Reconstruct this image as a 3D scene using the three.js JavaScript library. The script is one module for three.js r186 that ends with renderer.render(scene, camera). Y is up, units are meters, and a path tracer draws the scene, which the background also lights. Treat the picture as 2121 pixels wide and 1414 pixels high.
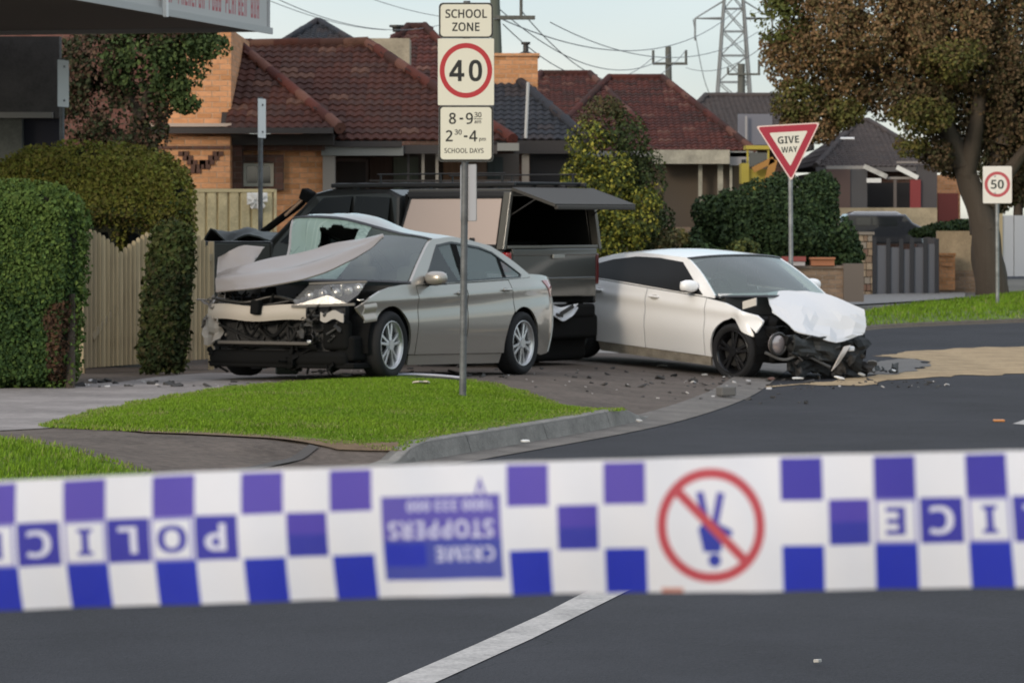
import * as THREE from 'three';
import { mergeGeometries, toCreasedNormals } from 'three/addons/utils/BufferGeometryUtils.js';
import { RoundedBoxGeometry } from 'three/addons/geometries/RoundedBoxGeometry.js';
import { TessellateModifier } from 'three/addons/modifiers/TessellateModifier.js';

// ------------------------------------------------------------------ camera, sky, sun, exposure
const F = 7500, CX = 1060.5, HY = 466, CAMY = 1.75;      // focal length, principal column and horizon row in photo pixels
const scene = new THREE.Scene();
const camera = new THREE.PerspectiveCamera(2 * Math.atan(707 / F) * 180 / Math.PI, 2121 / 1414, 0.3, 4000);
camera.position.set(0, CAMY, 0);
camera.lookAt(0, CAMY, -10);
camera.setViewOffset(2121, 1414, 0, 707 - HY, 2121, 1414);
camera.focus = 11;
camera.userData.fStop = 20;
camera.updateProjectionMatrix();

const renderer = new THREE.WebGLRenderer({ antialias: true });
renderer.toneMapping = THREE.LinearToneMapping;
renderer.toneMappingExposure = 1.22;
renderer.shadowMap.enabled = true;

function mulberry(a) { return () => { a |= 0; a = a + 0x6D2B79F5 | 0; let t = Math.imul(a ^ a >>> 15, 1 | a); t = t + Math.imul(t ^ t >>> 7, 61 | t) ^ t; return ((t ^ t >>> 14) >>> 0) / 4294967296; }; }
const clamp = (x, a = 0, b = 1) => Math.min(b, Math.max(a, x));
const lerp = (a, b, t) => a + (b - a) * t;
const ss = (a, b, x) => { const t = clamp((x - a) / (b - a)); return t * t * (3 - 2 * t); };
const D2R = Math.PI / 180;

// value noise
function hash3(x, y, z) { let h = Math.imul(x, 374761393) + Math.imul(y, 668265263) + Math.imul(z, 2147483647 ^ 1274126177) | 0; h = Math.imul(h ^ h >>> 13, 1274126177); h ^= h >>> 16; return (h >>> 0) / 4294967296; }
function noise3(x, y, z) {
  const X = Math.floor(x), Y = Math.floor(y), Z = Math.floor(z), f = t => t * t * (3 - 2 * t), u = f(x - X), v = f(y - Y), w = f(z - Z);
  const c = (i, j, k) => hash3(X + i, Y + j, Z + k);
  return lerp(lerp(lerp(c(0, 0, 0), c(1, 0, 0), u), lerp(c(0, 1, 0), c(1, 1, 0), u), v), lerp(lerp(c(0, 0, 1), c(1, 0, 1), u), lerp(c(0, 1, 1), c(1, 1, 1), u), v), w);
}
const fbm = (x, y, z, o = 4) => { let s = 0, a = .5, n = 0; for (let i = 0; i < o; i++) { s += a * noise3(x, y, z); n += a; a *= .5; x *= 2.03; y *= 2.03; z *= 2.03; } return s / n; };

// the sky: thin evening overcast, a little blue above, cream towards the horizon, warmest on the side of the low sun (behind the camera, left)
const SUN = new THREE.Vector3(-0.55, 0.27, 0.79).normalize();
{
  const W = 1024, H = 512, d = new Float32Array(W * H * 4);
  for (let j = 0; j < H; j++) {
    const el = ((j + .5) / H - .5) * Math.PI, y = Math.sin(el);
    for (let i = 0; i < W; i++) {
      const az = ((i + .5) / W - .5) * 2 * Math.PI, x = Math.cos(az) * Math.cos(el), z = Math.sin(az) * Math.cos(el);
      const o = (j * W + i) * 4, up = Math.max(y, 0);
      const t = ss(0, .095, up), t2 = ss(.1, .8, up);
      let r = lerp(.76, .54, t), g = lerp(.745, .69, t), b = lerp(.645, .755, t);
      r = lerp(r, .755, t2); g = lerp(g, .80, t2); b = lerp(b, .92, t2);
      const c = y > -.06 ? fbm(x * 3 + 7, y * 9, z * 3 + 2, 4) - .5 : 0, c2 = y > -.06 && y < .8 ? fbm(x * 13, y * 46 + 3, z * 13, 4) - .5 : 0, cl = 1 + c * .4; { const k = clamp(c2 * 1.5, -.35, .35) * (1 - t2); r += k * .20; g += k * .13; b += k * .07; }
      const s = Math.max(0, x * SUN.x + y * SUN.y + z * SUN.z), glow = Math.pow(s, 5) * .55 + Math.pow(s, 40) * .5;
      r = r * cl + glow * 1.1; g = g * cl + glow * .85; b = b * cl + glow * .52;
      if (y < 0) { const k = ss(0, -.05, y); r = lerp(r, .12, k); g = lerp(g, .115, k); b = lerp(b, .105, k); }
      d[o] = r; d[o + 1] = g; d[o + 2] = b; d[o + 3] = 1;
    }
  }
  const t = new THREE.DataTexture(d, W, H, THREE.RGBAFormat, THREE.FloatType);
  t.mapping = THREE.EquirectangularReflectionMapping; t.magFilter = THREE.LinearFilter; t.minFilter = THREE.LinearFilter; t.wrapS = THREE.RepeatWrapping; t.needsUpdate = true;
  scene.background = t; scene.environment = t;
}
const sun = new THREE.DirectionalLight(new THREE.Color(1, .86, .70), 1.3);
sun.position.copy(SUN).multiplyScalar(120).add(new THREE.Vector3(0, 0, -45)); sun.target.position.set(0, 0, -45);
sun.castShadow = true; sun.shadow.radius = 30; sun.shadow.mapSize.set(2048, 2048);
Object.assign(sun.shadow.camera, { left: -60, right: 60, top: 60, bottom: -60, near: 1, far: 300 });
sun.name = 'sun'; scene.add(sun, sun.target);

// ------------------------------------------------------------------ helpers
const V = (X, Y, Z) => new THREE.Vector3(X, Y, -Z);                                          // Z is the distance in front of the camera
const at = (px, py, Z) => V((px - CX) / F * Z, CAMY - (py - HY) / F * Z, Z);                   // where a thing seen at that photo pixel stands, Z metres away
const Gnd = (px, py, y = 0) => { const Z = F * (CAMY - y) / (py - HY); return [(px - CX) / F * Z, Z]; };
const taken = {};
function numbered(n) { if (!(n in taken)) { taken[n] = 0; return n; } taken[n]++; return n + '_' + String(taken[n]).padStart(3, '0'); }
function tag(o, label, category, group, kind) { o.userData = { label, category }; if (group) o.userData.group = group; if (kind) o.userData.kind = kind; return o; }
function thing(name, label, category, pos = new THREE.Vector3(), turn = 0, group) { const g = new THREE.Group(); g.name = numbered(name); g.position.copy(pos); g.rotation.y = turn; scene.add(g); return tag(g, label, category, group); }
function shadow(m) { m.castShadow = m.receiveShadow = true; return m; }
function prep(g) { let q = g.index ? g.toNonIndexed() : g; if (q.userData.ok) return q; if (!q.attributes.normal) q.computeVertexNormals(); if (!q.attributes.uv) q.setAttribute('uv', new THREE.BufferAttribute(new Float32Array(q.attributes.position.count * 2), 2)); for (const k of Object.keys(q.attributes)) if (!['position', 'normal', 'uv', 'color'].includes(k)) q.deleteAttribute(k); wind(q); q.userData.ok = true; return q; }
function wind(g) {                                                                            // every triangle wound the way its normals point
  const P = g.attributes.position.array, N = g.attributes.normal.array;
  for (let i = 0; i < P.length; i += 9) {
    const ux = P[i + 3] - P[i], uy = P[i + 4] - P[i + 1], uz = P[i + 5] - P[i + 2], vx = P[i + 6] - P[i], vy = P[i + 7] - P[i + 1], vz = P[i + 8] - P[i + 2];
    const d = (uy * vz - uz * vy) * (N[i] + N[i + 3] + N[i + 6]) + (uz * vx - ux * vz) * (N[i + 1] + N[i + 4] + N[i + 7]) + (ux * vy - uy * vx) * (N[i + 2] + N[i + 5] + N[i + 8]);
    if (d < 0) for (const a of Object.values(g.attributes)) { const s = a.itemSize, A = a.array, o = i / 3 * s; for (let k = 0; k < s; k++) { const t = A[o + s + k]; A[o + s + k] = A[o + 2 * s + k]; A[o + 2 * s + k] = t; } }
  }
}
function boxUV(g, s = 1) {                                                                     // uv in metres on the plane each face looks along
  const p = g.attributes.position, n = g.attributes.normal, uv = new Float32Array(p.count * 2);
  for (let i = 0; i < p.count; i++) { const ax = Math.abs(n.getX(i)), ay = Math.abs(n.getY(i)), az = Math.abs(n.getZ(i)); const x = p.getX(i), y = p.getY(i), z = p.getZ(i); let a, b; if (ay > ax && ay > az) { a = x; b = z; } else if (ax > az) { a = z; b = y; } else { a = x; b = y; } uv[2 * i] = a * s; uv[2 * i + 1] = b * s; }
  g.setAttribute('uv', new THREE.BufferAttribute(uv, 2)); return g;
}
function join(gs, keepUV) { gs = (Array.isArray(gs) ? gs : [gs]).map(prep); const g = gs.length > 1 ? mergeGeometries(gs) : gs[0]; if (!keepUV) boxUV(g); return g; }
function part(parent, name, gs, mat, label, keepUV) { const m = shadow(new THREE.Mesh(join(gs, keepUV), mat)); m.name = name; parent.add(m); if (label) m.userData.label = label; return m; }
function solo(name, gs, mat, label, category, group, kind, keepUV) { const m = shadow(new THREE.Mesh(join(gs, keepUV), mat)); m.name = numbered(name); scene.add(m); return tag(m, label, category, group, kind); }
const M4 = new THREE.Matrix4(), Q = new THREE.Quaternion(), E = new THREE.Euler();
function place(g, x, y, z, rx = 0, ry = 0, rz = 0, order = 'YXZ') { M4.compose(new THREE.Vector3(x, y, z), Q.setFromEuler(E.set(rx, ry, rz, order)), new THREE.Vector3(1, 1, 1)); return g.applyMatrix4(M4); }
function box(w, h, d, x = 0, y = 0, z = 0, r = 0, rot = [0, 0, 0]) { const g = r > 0 ? new RoundedBoxGeometry(w, h, d, 2, Math.min(r, w / 2.01, h / 2.01, d / 2.01)) : new THREE.BoxGeometry(w, h, d); return place(g, x, y, z, ...rot); }
function boxAB(x0, x1, y0, y1, z0, z1, r = 0) { return box(Math.abs(x1 - x0), Math.abs(y1 - y0), Math.abs(z1 - z0), (x0 + x1) / 2, (y0 + y1) / 2, (z0 + z1) / 2, r); }
function bar(a, b, r, r2 = r, n = 8) { const d = b.clone().sub(a), g = new THREE.CylinderGeometry(r2, r, d.length(), n, 1); g.applyQuaternion(Q.setFromUnitVectors(new THREE.Vector3(0, 1, 0), d.normalize())); const c = a.clone().add(b).multiplyScalar(.5); return g.translate(c.x, c.y, c.z); }
function beam(a, b, w, h) { const d = b.clone().sub(a), L = d.length(), g = new THREE.BoxGeometry(w, h, L); const m = new THREE.Matrix4().lookAt(b, a, new THREE.Vector3(0, 1, 0)); g.applyMatrix4(m); const c = a.clone().add(b).multiplyScalar(.5); return g.translate(c.x, c.y, c.z); }
function pipe(pts, r, seg = 24, n = 7) { return new THREE.TubeGeometry(new THREE.CatmullRomCurve3(pts), seg, r, n, false); }
function grid(fn, nu, nv) {                                                                    // fn(u, v) -> Vector3
  const pos = [], idx = [], uv = [];
  for (let j = 0; j <= nv; j++) for (let i = 0; i <= nu; i++) { const p = fn(i / nu, j / nv); pos.push(p.x, p.y, p.z); uv.push(i / nu, j / nv); }
  for (let j = 0; j < nv; j++) for (let i = 0; i < nu; i++) { const a = j * (nu + 1) + i, b = a + 1, c = a + nu + 1, d = c + 1; idx.push(a, b, d, a, d, c); }
  const g = new THREE.BufferGeometry(); g.setAttribute('position', new THREE.Float32BufferAttribute(pos, 3)); g.setAttribute('uv', new THREE.Float32BufferAttribute(uv, 2)); g.setIndex(idx); g.computeVertexNormals(); return g;
}
function sheet(fn, nu, nv, t = .004) {                                                         // a grid with thickness: two faces and a rim
  const a = grid(fn, nu, nv), n = a.attributes.normal, b = a.clone(), p = b.attributes.position;
  for (let i = 0; i < p.count; i++) p.setXYZ(i, p.getX(i) - n.getX(i) * t, p.getY(i) - n.getY(i) * t, p.getZ(i) - n.getZ(i) * t);
  const bi = b.index.array; for (let i = 0; i < bi.length; i += 3) { const q = bi[i]; bi[i] = bi[i + 1]; bi[i + 1] = q; } b.computeVertexNormals();
  const edge = []; for (let i = 0; i < nu; i++) edge.push([i, i + 1], [nv * (nu + 1) + i + 1, nv * (nu + 1) + i]); for (let j = 0; j < nv; j++) edge.push([(j + 1) * (nu + 1), j * (nu + 1)], [j * (nu + 1) + nu, (j + 1) * (nu + 1) + nu]);
  const A = a.attributes.position, P = [], get = (q, i) => [q.getX(i), q.getY(i), q.getZ(i)];
  for (const [i, k] of edge) P.push(...get(A, i), ...get(p, i), ...get(A, k), ...get(A, k), ...get(p, i), ...get(p, k));
  const r = new THREE.BufferGeometry(); r.setAttribute('position', new THREE.Float32BufferAttribute(P, 3)); r.computeVertexNormals();
  return mergeGeometries([prep(a), prep(b), prep(r)]);
}
function spline(pts) {                                                                         // monotone cubic through [x, y] sorted by x
  const n = pts.length, x = pts.map(p => p[0]), y = pts.map(p => p[1]), m = [], d = [];
  for (let i = 0; i < n - 1; i++) d.push((y[i + 1] - y[i]) / (x[i + 1] - x[i]));
  for (let i = 0; i < n; i++) m.push(i === 0 ? d[0] : i === n - 1 ? d[n - 2] : d[i - 1] * d[i] <= 0 ? 0 : 2 * d[i - 1] * d[i] / (d[i - 1] + d[i]));
  return v => { if (v <= x[0]) return y[0] + m[0] * (v - x[0]) * 0; if (v >= x[n - 1]) return y[n - 1]; let i = 0; while (v > x[i + 1]) i++; const h = x[i + 1] - x[i], t = (v - x[i]) / h, t2 = t * t, t3 = t2 * t; return (2 * t3 - 3 * t2 + 1) * y[i] + (t3 - 2 * t2 + t) * h * m[i] + (-2 * t3 + 3 * t2) * y[i + 1] + (t3 - t2) * h * m[i + 1]; };
}
const arc = (cx, cy, r, a0, a1, n = 14) => Array.from({ length: n + 1 }, (_, i) => { const a = lerp(a0, a1, i / n) * D2R; return [cx + r * Math.cos(a), cy + r * Math.sin(a)]; });
function extrude(poly, depth, bevel = 0, holes = []) { const s = new THREE.Shape(poly.map(p => new THREE.Vector2(p[0], p[1]))); for (const h of holes) s.holes.push(new THREE.Path(h.map(p => new THREE.Vector2(p[0], p[1])))); return new THREE.ExtrudeGeometry(s, { depth, bevelEnabled: bevel > 0, bevelThickness: bevel, bevelSize: bevel, bevelSegments: 2, curveSegments: 8 }); }
function flat(poly, holes = [], edge = 0) { const s = new THREE.Shape(poly.map(p => new THREE.Vector2(p[0], p[1]))); for (const h of holes) s.holes.push(new THREE.Path(h.map(p => new THREE.Vector2(p[0], p[1])))); let g = new THREE.ShapeGeometry(s).toNonIndexed(); if (edge) g = new TessellateModifier(edge, 10).modify(g); return g; }

// ------------------------------------------------------------------ textures and materials
function dataTex(n, fn, srgb) { const d = new Uint8Array(n * n * 4); for (let j = 0; j < n; j++) for (let i = 0; i < n; i++) { const c = fn(i / n, j / n), o = (j * n + i) * 4; d[o] = clamp(c[0]) * 255; d[o + 1] = clamp(c[1]) * 255; d[o + 2] = clamp(c[2]) * 255; d[o + 3] = 255; } const t = new THREE.DataTexture(d, n, n); t.wrapS = t.wrapT = THREE.RepeatWrapping; t.magFilter = t.minFilter = THREE.LinearFilter; if (srgb) t.colorSpace = THREE.SRGBColorSpace; t.needsUpdate = true; return t; }
function tile(u, v, f, seed, o = 4, g = f) {                                                     // tileable fractal noise, f by g cells at the first octave
  let t = 0, a = .5, n = 0;
  for (let k = 0; k < o; k++) {
    const x = u * f, y = v * g, X = Math.floor(x), Y = Math.floor(y), p = x - X, q = y - Y, s = p * p * (3 - 2 * p), r = q * q * (3 - 2 * q), X1 = (X + 1) % f, Y1 = (Y + 1) % g, z = seed * 9 + k;
    const A = hash3(X % f, Y % g, z), B = hash3(X1, Y % g, z), C = hash3(X % f, Y1, z), D = hash3(X1, Y1, z);
    t += a * ((A + (B - A) * s) * (1 - r) + (C + (D - C) * s) * r); n += a; a *= .5; f *= 2; g *= 2;
  }
  return t / n;
}
const grainA = dataTex(512, (u, v) => { const a = tile(u, v, 6, 1), b = tile(u, v, 60, 2, 3); const k = .62 + .42 * (a - .5) * 1.3 + .5 * (b - .5) + .16; return [k, k, k]; });
const grainB = dataTex(512, (u, v) => { const a = tile(u, v, 4, 3, 5), b = tile(u, v, 90, 4, 2), c = tile(u, v, 20, 9, 3); const k = .78 + .5 * (a - .5) + .25 * (b - .5) + .25 * (c - .5); return [k, k, k]; });
const coarse = dataTex(512, (u, v) => { const b = tile(u, v, 110, 5, 2), k = b; return [k, k, k]; });
const streak = dataTex(256, (u, v) => { const b = tile(u, v, 40, 6, 3, 2), k = .82 + .36 * (b - .5); return [k, k, k]; });
const roadTex = (() => {                                                                      // aggregate, blotches, hairline cracks; one tile is 9 m
  const n = 1024, w = new Float32Array(n * n).fill(0), R = mulberry(17);
  for (let k = 0; k < 26; k++) { let x = R() * n, y = R() * n, a = R() * 6.28; const L = 60 + R() * 260; for (let i = 0; i < L; i++) { a += (R() - .5) * .7; x += Math.cos(a); y += Math.sin(a); w[((Math.floor(y) % n + n) % n) * n + ((Math.floor(x) % n + n) % n)] = .22 + .2 * R(); } }
  return dataTex(n, (u, v) => { const a = tile(u, v, 5, 21, 4), b = tile(u, v, 26, 22, 3), c = hash3(Math.round(u * n), Math.round(v * n), 3), d = tile(u, v, 8, 23, 3, 2); const k = .74 + .40 * (a - .5) + .22 * (b - .5) + .30 * (c - .5) + .16 * (d - .5) - w[Math.round(v * n) * n + Math.round(u * n)] + (c > .985 ? .22 : 0); return [k, k, k * 1.0]; });
})();
const rep = (t, x, y = x) => { const c = t.clone(); c.repeat.set(x, y); c.needsUpdate = true; return c; };
const col = (r, g, b) => new THREE.Color().setRGB(r, g, b);
function mat(c, rough = .8, o = {}) { return new THREE.MeshPhysicalMaterial({ color: Array.isArray(c) ? col(...c) : c, roughness: rough, ...o }); }
const MT = {
  asphalt: mat([.048, .0485, .055], .9, { specularIntensity: .45, map: rep(roadTex, .11), bumpMap: rep(coarse, 1.3), bumpScale: .005 }),
  drive: mat([.150, .122, .102], .95, { specularIntensity: .4, map: rep(grainA, .4), bumpMap: rep(coarse, 1.3), bumpScale: .004 }),
  path: mat([.335, .30, .28], .9, { specularIntensity: .5, map: rep(grainB, .35), bumpMap: rep(coarse, 1), bumpScale: .002 }),
  kerb: mat([.25, .235, .21], .9, { map: rep(grainB, .8), bumpMap: rep(coarse, 1), bumpScale: .003 }),
  channel: mat([.175, .155, .135], .9, { map: rep(grainB, .8), bumpMap: rep(coarse, 1), bumpScale: .003 }),
  line: mat([.50, .47, .44], .75, { map: rep(grainA, 1.2), bumpMap: rep(coarse, 1.3), bumpScale: .003 }),
  soil: mat([.07, .055, .04], 1, { map: rep(grainA, 1) }),
  turf: mat([.12, .185, .018], 1, { specularIntensity: .2, map: rep(grainB, 1.1) }),
  sand: mat([.50, .375, .23], 1, { specularIntensity: .3, map: rep(grainB, .7), bumpMap: rep(coarse, .8), bumpScale: .01 }),
  galv: mat([.36, .37, .37], .5, { metalness: .55, map: rep(grainB, 2) }),
  poleGrey: mat([.17, .175, .18], .55, { metalness: .3, map: rep(grainB, 2) }),
  black: mat([.012, .012, .013], .55), blackMatt: mat([.008, .008, .008], .95, { specularIntensity: .25 }), rubber: mat([.020, .020, .021], .85, { specularIntensity: .5 }), trim: mat([.015, .015, .016], .35),
  darkMetal: mat([.05, .048, .046], .5, { metalness: .5 }), greyPlastic: mat([.10, .10, .10], .7), silverMetal: mat([.55, .54, .52], .35, { metalness: .9 }), chrome: mat([.75, .75, .75], .12, { metalness: 1 }),
  alloy: mat([.62, .62, .62], .32, { metalness: .8 }), blackAlloy: mat([.018, .018, .02], .3, { metalness: .4, clearcoat: .5 }),
  clearGlass: mat([.8, .86, .84], .03, { transmission: .93, thickness: 0, ior: 1.5 }), lampGlass: mat([.95, .95, .95], .06, { transmission: .9, thickness: 0 }),
  redLamp: mat([.35, .02, .02], .12, { clearcoat: 1 }), white: mat([.72, .71, .68], .5), whiteDirty: mat([.58, .56, .52], .6, { map: rep(grainB, 2) }),
  cream: mat([.62, .54, .38], .75, { map: rep(grainB, .8) }), foam: mat([.68, .66, .62], .9), brownWood: mat([.12, .085, .06], .85, { map: streak }),
};
// ------------------------------------------------------------------ ground
const kerbX = spline([[6, -7.4], [10, -6.1], [20, -2.8], [26.3, -.75], [32.1, 1.155], [37, 2.15], [41.5, 2.75], [45, 3.2], [50, 3.9], [55, 4.75], [60.5, 6.0], [65, 9.2], [69, 14], [75, 24], [86, 42], [140, 120]]);
const kerbTop = Z => { const up = ss(26.0, 26.7, Z) * (1 - ss(31.4, 32.6, Z)) + (1 - ss(16, 17, Z)) + .3 * ss(45.5, 47, Z); return .025 + .115 * clamp(up); };
function lot(X, Z) { const d = (kerbX(Z) - X) * .94, t = ss(0, 1, clamp((d - .1) / 2.2)); const full = Z > 44 ? .13 : lerp(.2, .13, ss(36.3, 41, Z)); return lerp(kerbTop(Z), full, t); }
function drape(poly, off, edge, hf = lot) {                                                    // polygon in (X, Z) laid on the lot
  const g = flat(poly, [], edge), p = g.attributes.position, o = new Float32Array(p.count * 3), uv = new Float32Array(p.count * 2);
  for (let i = 0; i < p.count; i += 3) for (const [k, s] of [[0, 0], [1, 2], [2, 1]]) { const X = p.getX(i + s), Z = p.getY(i + s); o.set([X, hf(X, Z) + (typeof off === 'function' ? off(X, Z) : off), -Z], (i + k) * 3); uv.set([X, Z], (i + k) * 2); }
  const q = new THREE.BufferGeometry(); q.setAttribute('position', new THREE.BufferAttribute(o, 3)); q.setAttribute('uv', new THREE.BufferAttribute(uv, 2)); q.computeVertexNormals();
  const n = q.attributes.normal; for (let i = 0; i < n.count; i++) if (n.getY(i) < 0) n.setXYZ(i, -n.getX(i), -n.getY(i), -n.getZ(i));
  return q;
}
const structure = (name, g, m, label, category) => solo(name, g, m, label, category, null, 'structure');
const flatSheet = (poly, y) => drape(poly, y, 0, () => 0);
structure('ground', flatSheet([[-1500, -200], [1500, -200], [1500, 3000], [-1500, 3000]], -.30), mat([.09, .085, .06], 1), 'open ground running out to the horizon beyond the houses', 'ground');
structure('road', flatSheet([[-60, -60], [120, -60], [120, 140], [-60, 140]], 0), MT.asphalt, 'dark grey asphalt road curving away past the crashed cars', 'road');

// the raised lot: driveway surface, with lawn and paths laid over it
{
  const lotGrid = (z0, z1, nz, reach, nd, off) => grid((u, v) => { const Z = lerp(z0, z1, v), d = u * u * reach, X = kerbX(Z) - .16 - d; return V(X, lot(X, Z) + off, Z); }, nd, nz);
  structure('driveway', lotGrid(18, 62, 130, 16, 70, 0), MT.drive, 'brown grey sealed driveway apron under the crashed cars', 'driveway');
  structure('yard', [lotGrid(62, 120, 80, 60, 60, 0)], mat([.16, .15, .125], 1, { map: rep(grainB, .3) }), 'pale grey paved yards in front of the far houses', 'yard');
  structure('roadside', lotGrid(6, 18, 30, 20, 30, 0), MT.drive, 'roadside ground left of the road nearest the camera', 'ground');
}
const gp = (list, y = .17) => list.map(([a, b]) => Gnd(a, b, y));
const grassPolyA = [...gp([[105, 886], [190, 858], [300, 836], [400, 818], [470, 806], [600, 793], [760, 784], [870, 783], [960, 789], [1080, 803], [1180, 819], [1262, 838]], .2)];
{ for (let Z = 32.0; Z >= 27.3; Z -= .5) grassPolyA.push([kerbX(Z) - .24, Z]); grassPolyA.push(...gp([[820, 913], [700, 911], [560, 905], [300, 903]], .17)); }
const inPoly = (P, x, y) => { let c = false; for (let i = 0, j = P.length - 1; i < P.length; j = i++) if ((P[i][1] > y) !== (P[j][1] > y) && x < (P[j][0] - P[i][0]) * (y - P[i][1]) / (P[j][1] - P[i][1]) + P[i][0]) c = !c; return c; };
const edgeDist = (P, x, y) => { let m = 1e9; for (let i = 0, j = P.length - 1; i < P.length; j = i++) { const dx = P[i][0] - P[j][0], dy = P[i][1] - P[j][1], t = clamp(((x - P[j][0]) * dx + (y - P[j][1]) * dy) / (dx * dx + dy * dy)); m = Math.min(m, Math.hypot(x - P[j][0] - t * dx, y - P[j][1] - t * dy)); } return m; };
const grassPolyB = [...gp([[-500, 905], [-200, 915], [0, 926], [200, 950], [330, 968], [400, 982], [330, 1010], [0, 1060], [-500, 1130]], .15)];
const grassPolyC = []; for (let Z = 58.5; Z <= 86; Z += .5) grassPolyC.push([kerbX(Z) - .16, Z]); grassPolyC.push([30, 92], [12.2, 86.5], [7.6, 72], [6.3, 66], [5.2, 60], [5.0, 58.5]);
const mound = (P, h) => (X, Z) => .012 + h * ss(0, .8, edgeDist(P, X, Z));
const lawnA = structure('lawn', drape(grassPolyA, mound(grassPolyA, .03), .3), MT.turf, 'bright green nature strip around the school zone sign pole', 'lawn');
structure('lawn', drape(grassPolyB, mound(grassPolyB, .03), .4), MT.turf, 'small green lawn corner at the left edge, just above the tape', 'lawn');
structure('lawn', drape(grassPolyC, mound(grassPolyC, .02), 1.2), mat([.115, .165, .028], 1, { map: rep(grainB, .6) }), 'far green verge beside the 50 sign and big tree', 'lawn');
structure('footpath', drape(gp([[-600, 800], [-200, 803], [0, 806], [250, 792], [430, 765], [520, 768], [760, 782], [600, 794], [470, 807], [400, 819], [300, 837], [190, 859], [105, 887], [0, 893], [-300, 905], [-600, 912]], .2), .006, .5), MT.path, 'pale grey concrete footpath in front of the hedge and picket gate', 'footpath');
// worn brown edge of the lawn
structure('soil_edge', drape([...gp([[120, 887], [300, 901], [560, 902], [822, 909], [832, 915], [700, 915], [560, 909], [300, 906]], .17)], .013, .2), mat([.19, .125, .07], 1, { map: rep(grainA, 1.5) }), 'worn brown soil strip along the front edge of the green nature strip', 'soil');
structure('footpath', drape([...gp([[1640, 640], [1800, 632], [1900, 626], [2000, 618], [2000, 607], [1800, 612], [1640, 618]], .13)], .03, 2), mat([.22, .21, .20], .9), 'far grey path in front of the slatted gate', 'footpath');

// kerb stones and the concrete channel
function kerbRun(z0, z1, n, label, m = MT.kerb) {
  const k = thing('kerb', label, 'kerb');
  for (let i = 0; i < n; i++) {
    const a = lerp(z0, z1, i / n) + .004, b = lerp(z0, z1, (i + 1) / n) - .004, gs = [];
    gs.push(grid((u, v) => { const Z = lerp(a, b, u), prof = [[.03, -.05], [.0, .02], [-.04, 1], [-.06, 1.12], [-.17, 1.14], [-.17, -.2]], q = v * 5, j = Math.min(4, Math.floor(q)), t = q - j; const h = kerbTop(Z); return V(kerbX(Z) + lerp(prof[j][0], prof[j + 1][0], t), h * lerp(prof[j][1], prof[j + 1][1], t), Z); }, 6, 10));
    part(k, 'kerb_stone', gs, m);
  }
  return k;
}
kerbRun(25.9, 32.7, 4, 'grey concrete kerb along the nature strip below the school zone sign');
kerbRun(46, 66, 16, 'far brownish kerb curving right past the verge and 50 sign', mat([.16, .13, .10], .95, { map: rep(grainB, .8) }));
kerbRun(10, 16.8, 4, 'nearest stretch of concrete kerb left of the road, behind the tape');
{
  const k = thing('gutter', 'pale concrete gutter channel along the road edge below the kerb', 'gutter'); k.userData.kind = 'structure';
  for (let i = 0; i < 12; i++) { const a = 24 + i * 1.9, b = a + 1.885; part(k, 'channel_section', grid((u, v) => { const Z = lerp(a, b, u); return V(kerbX(Z) + lerp(-.17, .30, v), lerp(.027, .006, v) + (Z > 32.5 || Z < 26 ? .01 * (1 - v) : 0), Z); }, 6, 3), MT.channel); }
}
// driveway joints and tar seams
structure('tar_seam', [drape(gp([[330, 985], [480, 945], [640, 916], [660, 917], [500, 947], [350, 987]], .16), .012, .2)], mat([.07, .062, .056], .9), 'dark tar seam across the left driveway apron', 'seam');
// painted line in the road
{
  const lineA = [[780, 1425], [985, 1336], [1130, 1270], [1222, 1222], [1318, 1216], [1250, 1250], [1100, 1325], [880, 1425]].map(([a, b]) => Gnd(a, b));
  structure('road_line', flatSheet(lineA, .004), MT.line, 'worn white line painted on the road in front of the camera', 'road line');
  structure('road_line', flatSheet([[2098, 878], [2125, 880], [2180, 860], [2165, 856]].map(([a, b]) => Gnd(a, b)), .004), MT.line, 'short white road dash at the right edge of the road', 'road line');
}
// absorbent sand spread on the road beyond and below the white car
const ragged = (poly, amp, seed) => { const out = []; poly.forEach((a, i) => { const b = poly[(i + 1) % poly.length], L = Math.hypot(b[0] - a[0], b[1] - a[1]), n = Math.max(1, Math.round(L / .18)); for (let k = 0; k < n; k++) { const x = lerp(a[0], b[0], k / n), z = lerp(a[1], b[1], k / n); out.push([x + amp * (fbm(x * 2.5, z * 2.5, seed, 4) - .5) * 2, z + amp * 3 * (fbm(x * 2.5 + 9, z * 2.5, seed, 4) - .5) * 2]); } }); return out; };
structure('sand', [flatSheet(ragged([[1560, 806], [1640, 797], [1780, 800], [1880, 786], [2000, 778], [2250, 768], [2250, 716], [2050, 720], [1900, 727], [1815, 738], [1870, 742], [1925, 747], [1915, 762], [1860, 772], [1800, 778], [1720, 790], [1600, 801]].map(([a, b]) => Gnd(a, b)), .16, 7), .006)], MT.sand, 'tan absorbent sand spread over the road beside the white sedan', 'sand');
structure('stain', [flatSheet(ragged([[1785, 760], [1870, 742], [1930, 750], [1905, 762], [1850, 778], [1790, 778]].map(([a, b]) => Gnd(a, b)), .2, 8), .010)], mat([.12, .098, .08], .6, { map: rep(grainA, .8) }), 'dark wet patch in the tan sand ahead of the white sedan', 'stain');

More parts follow.
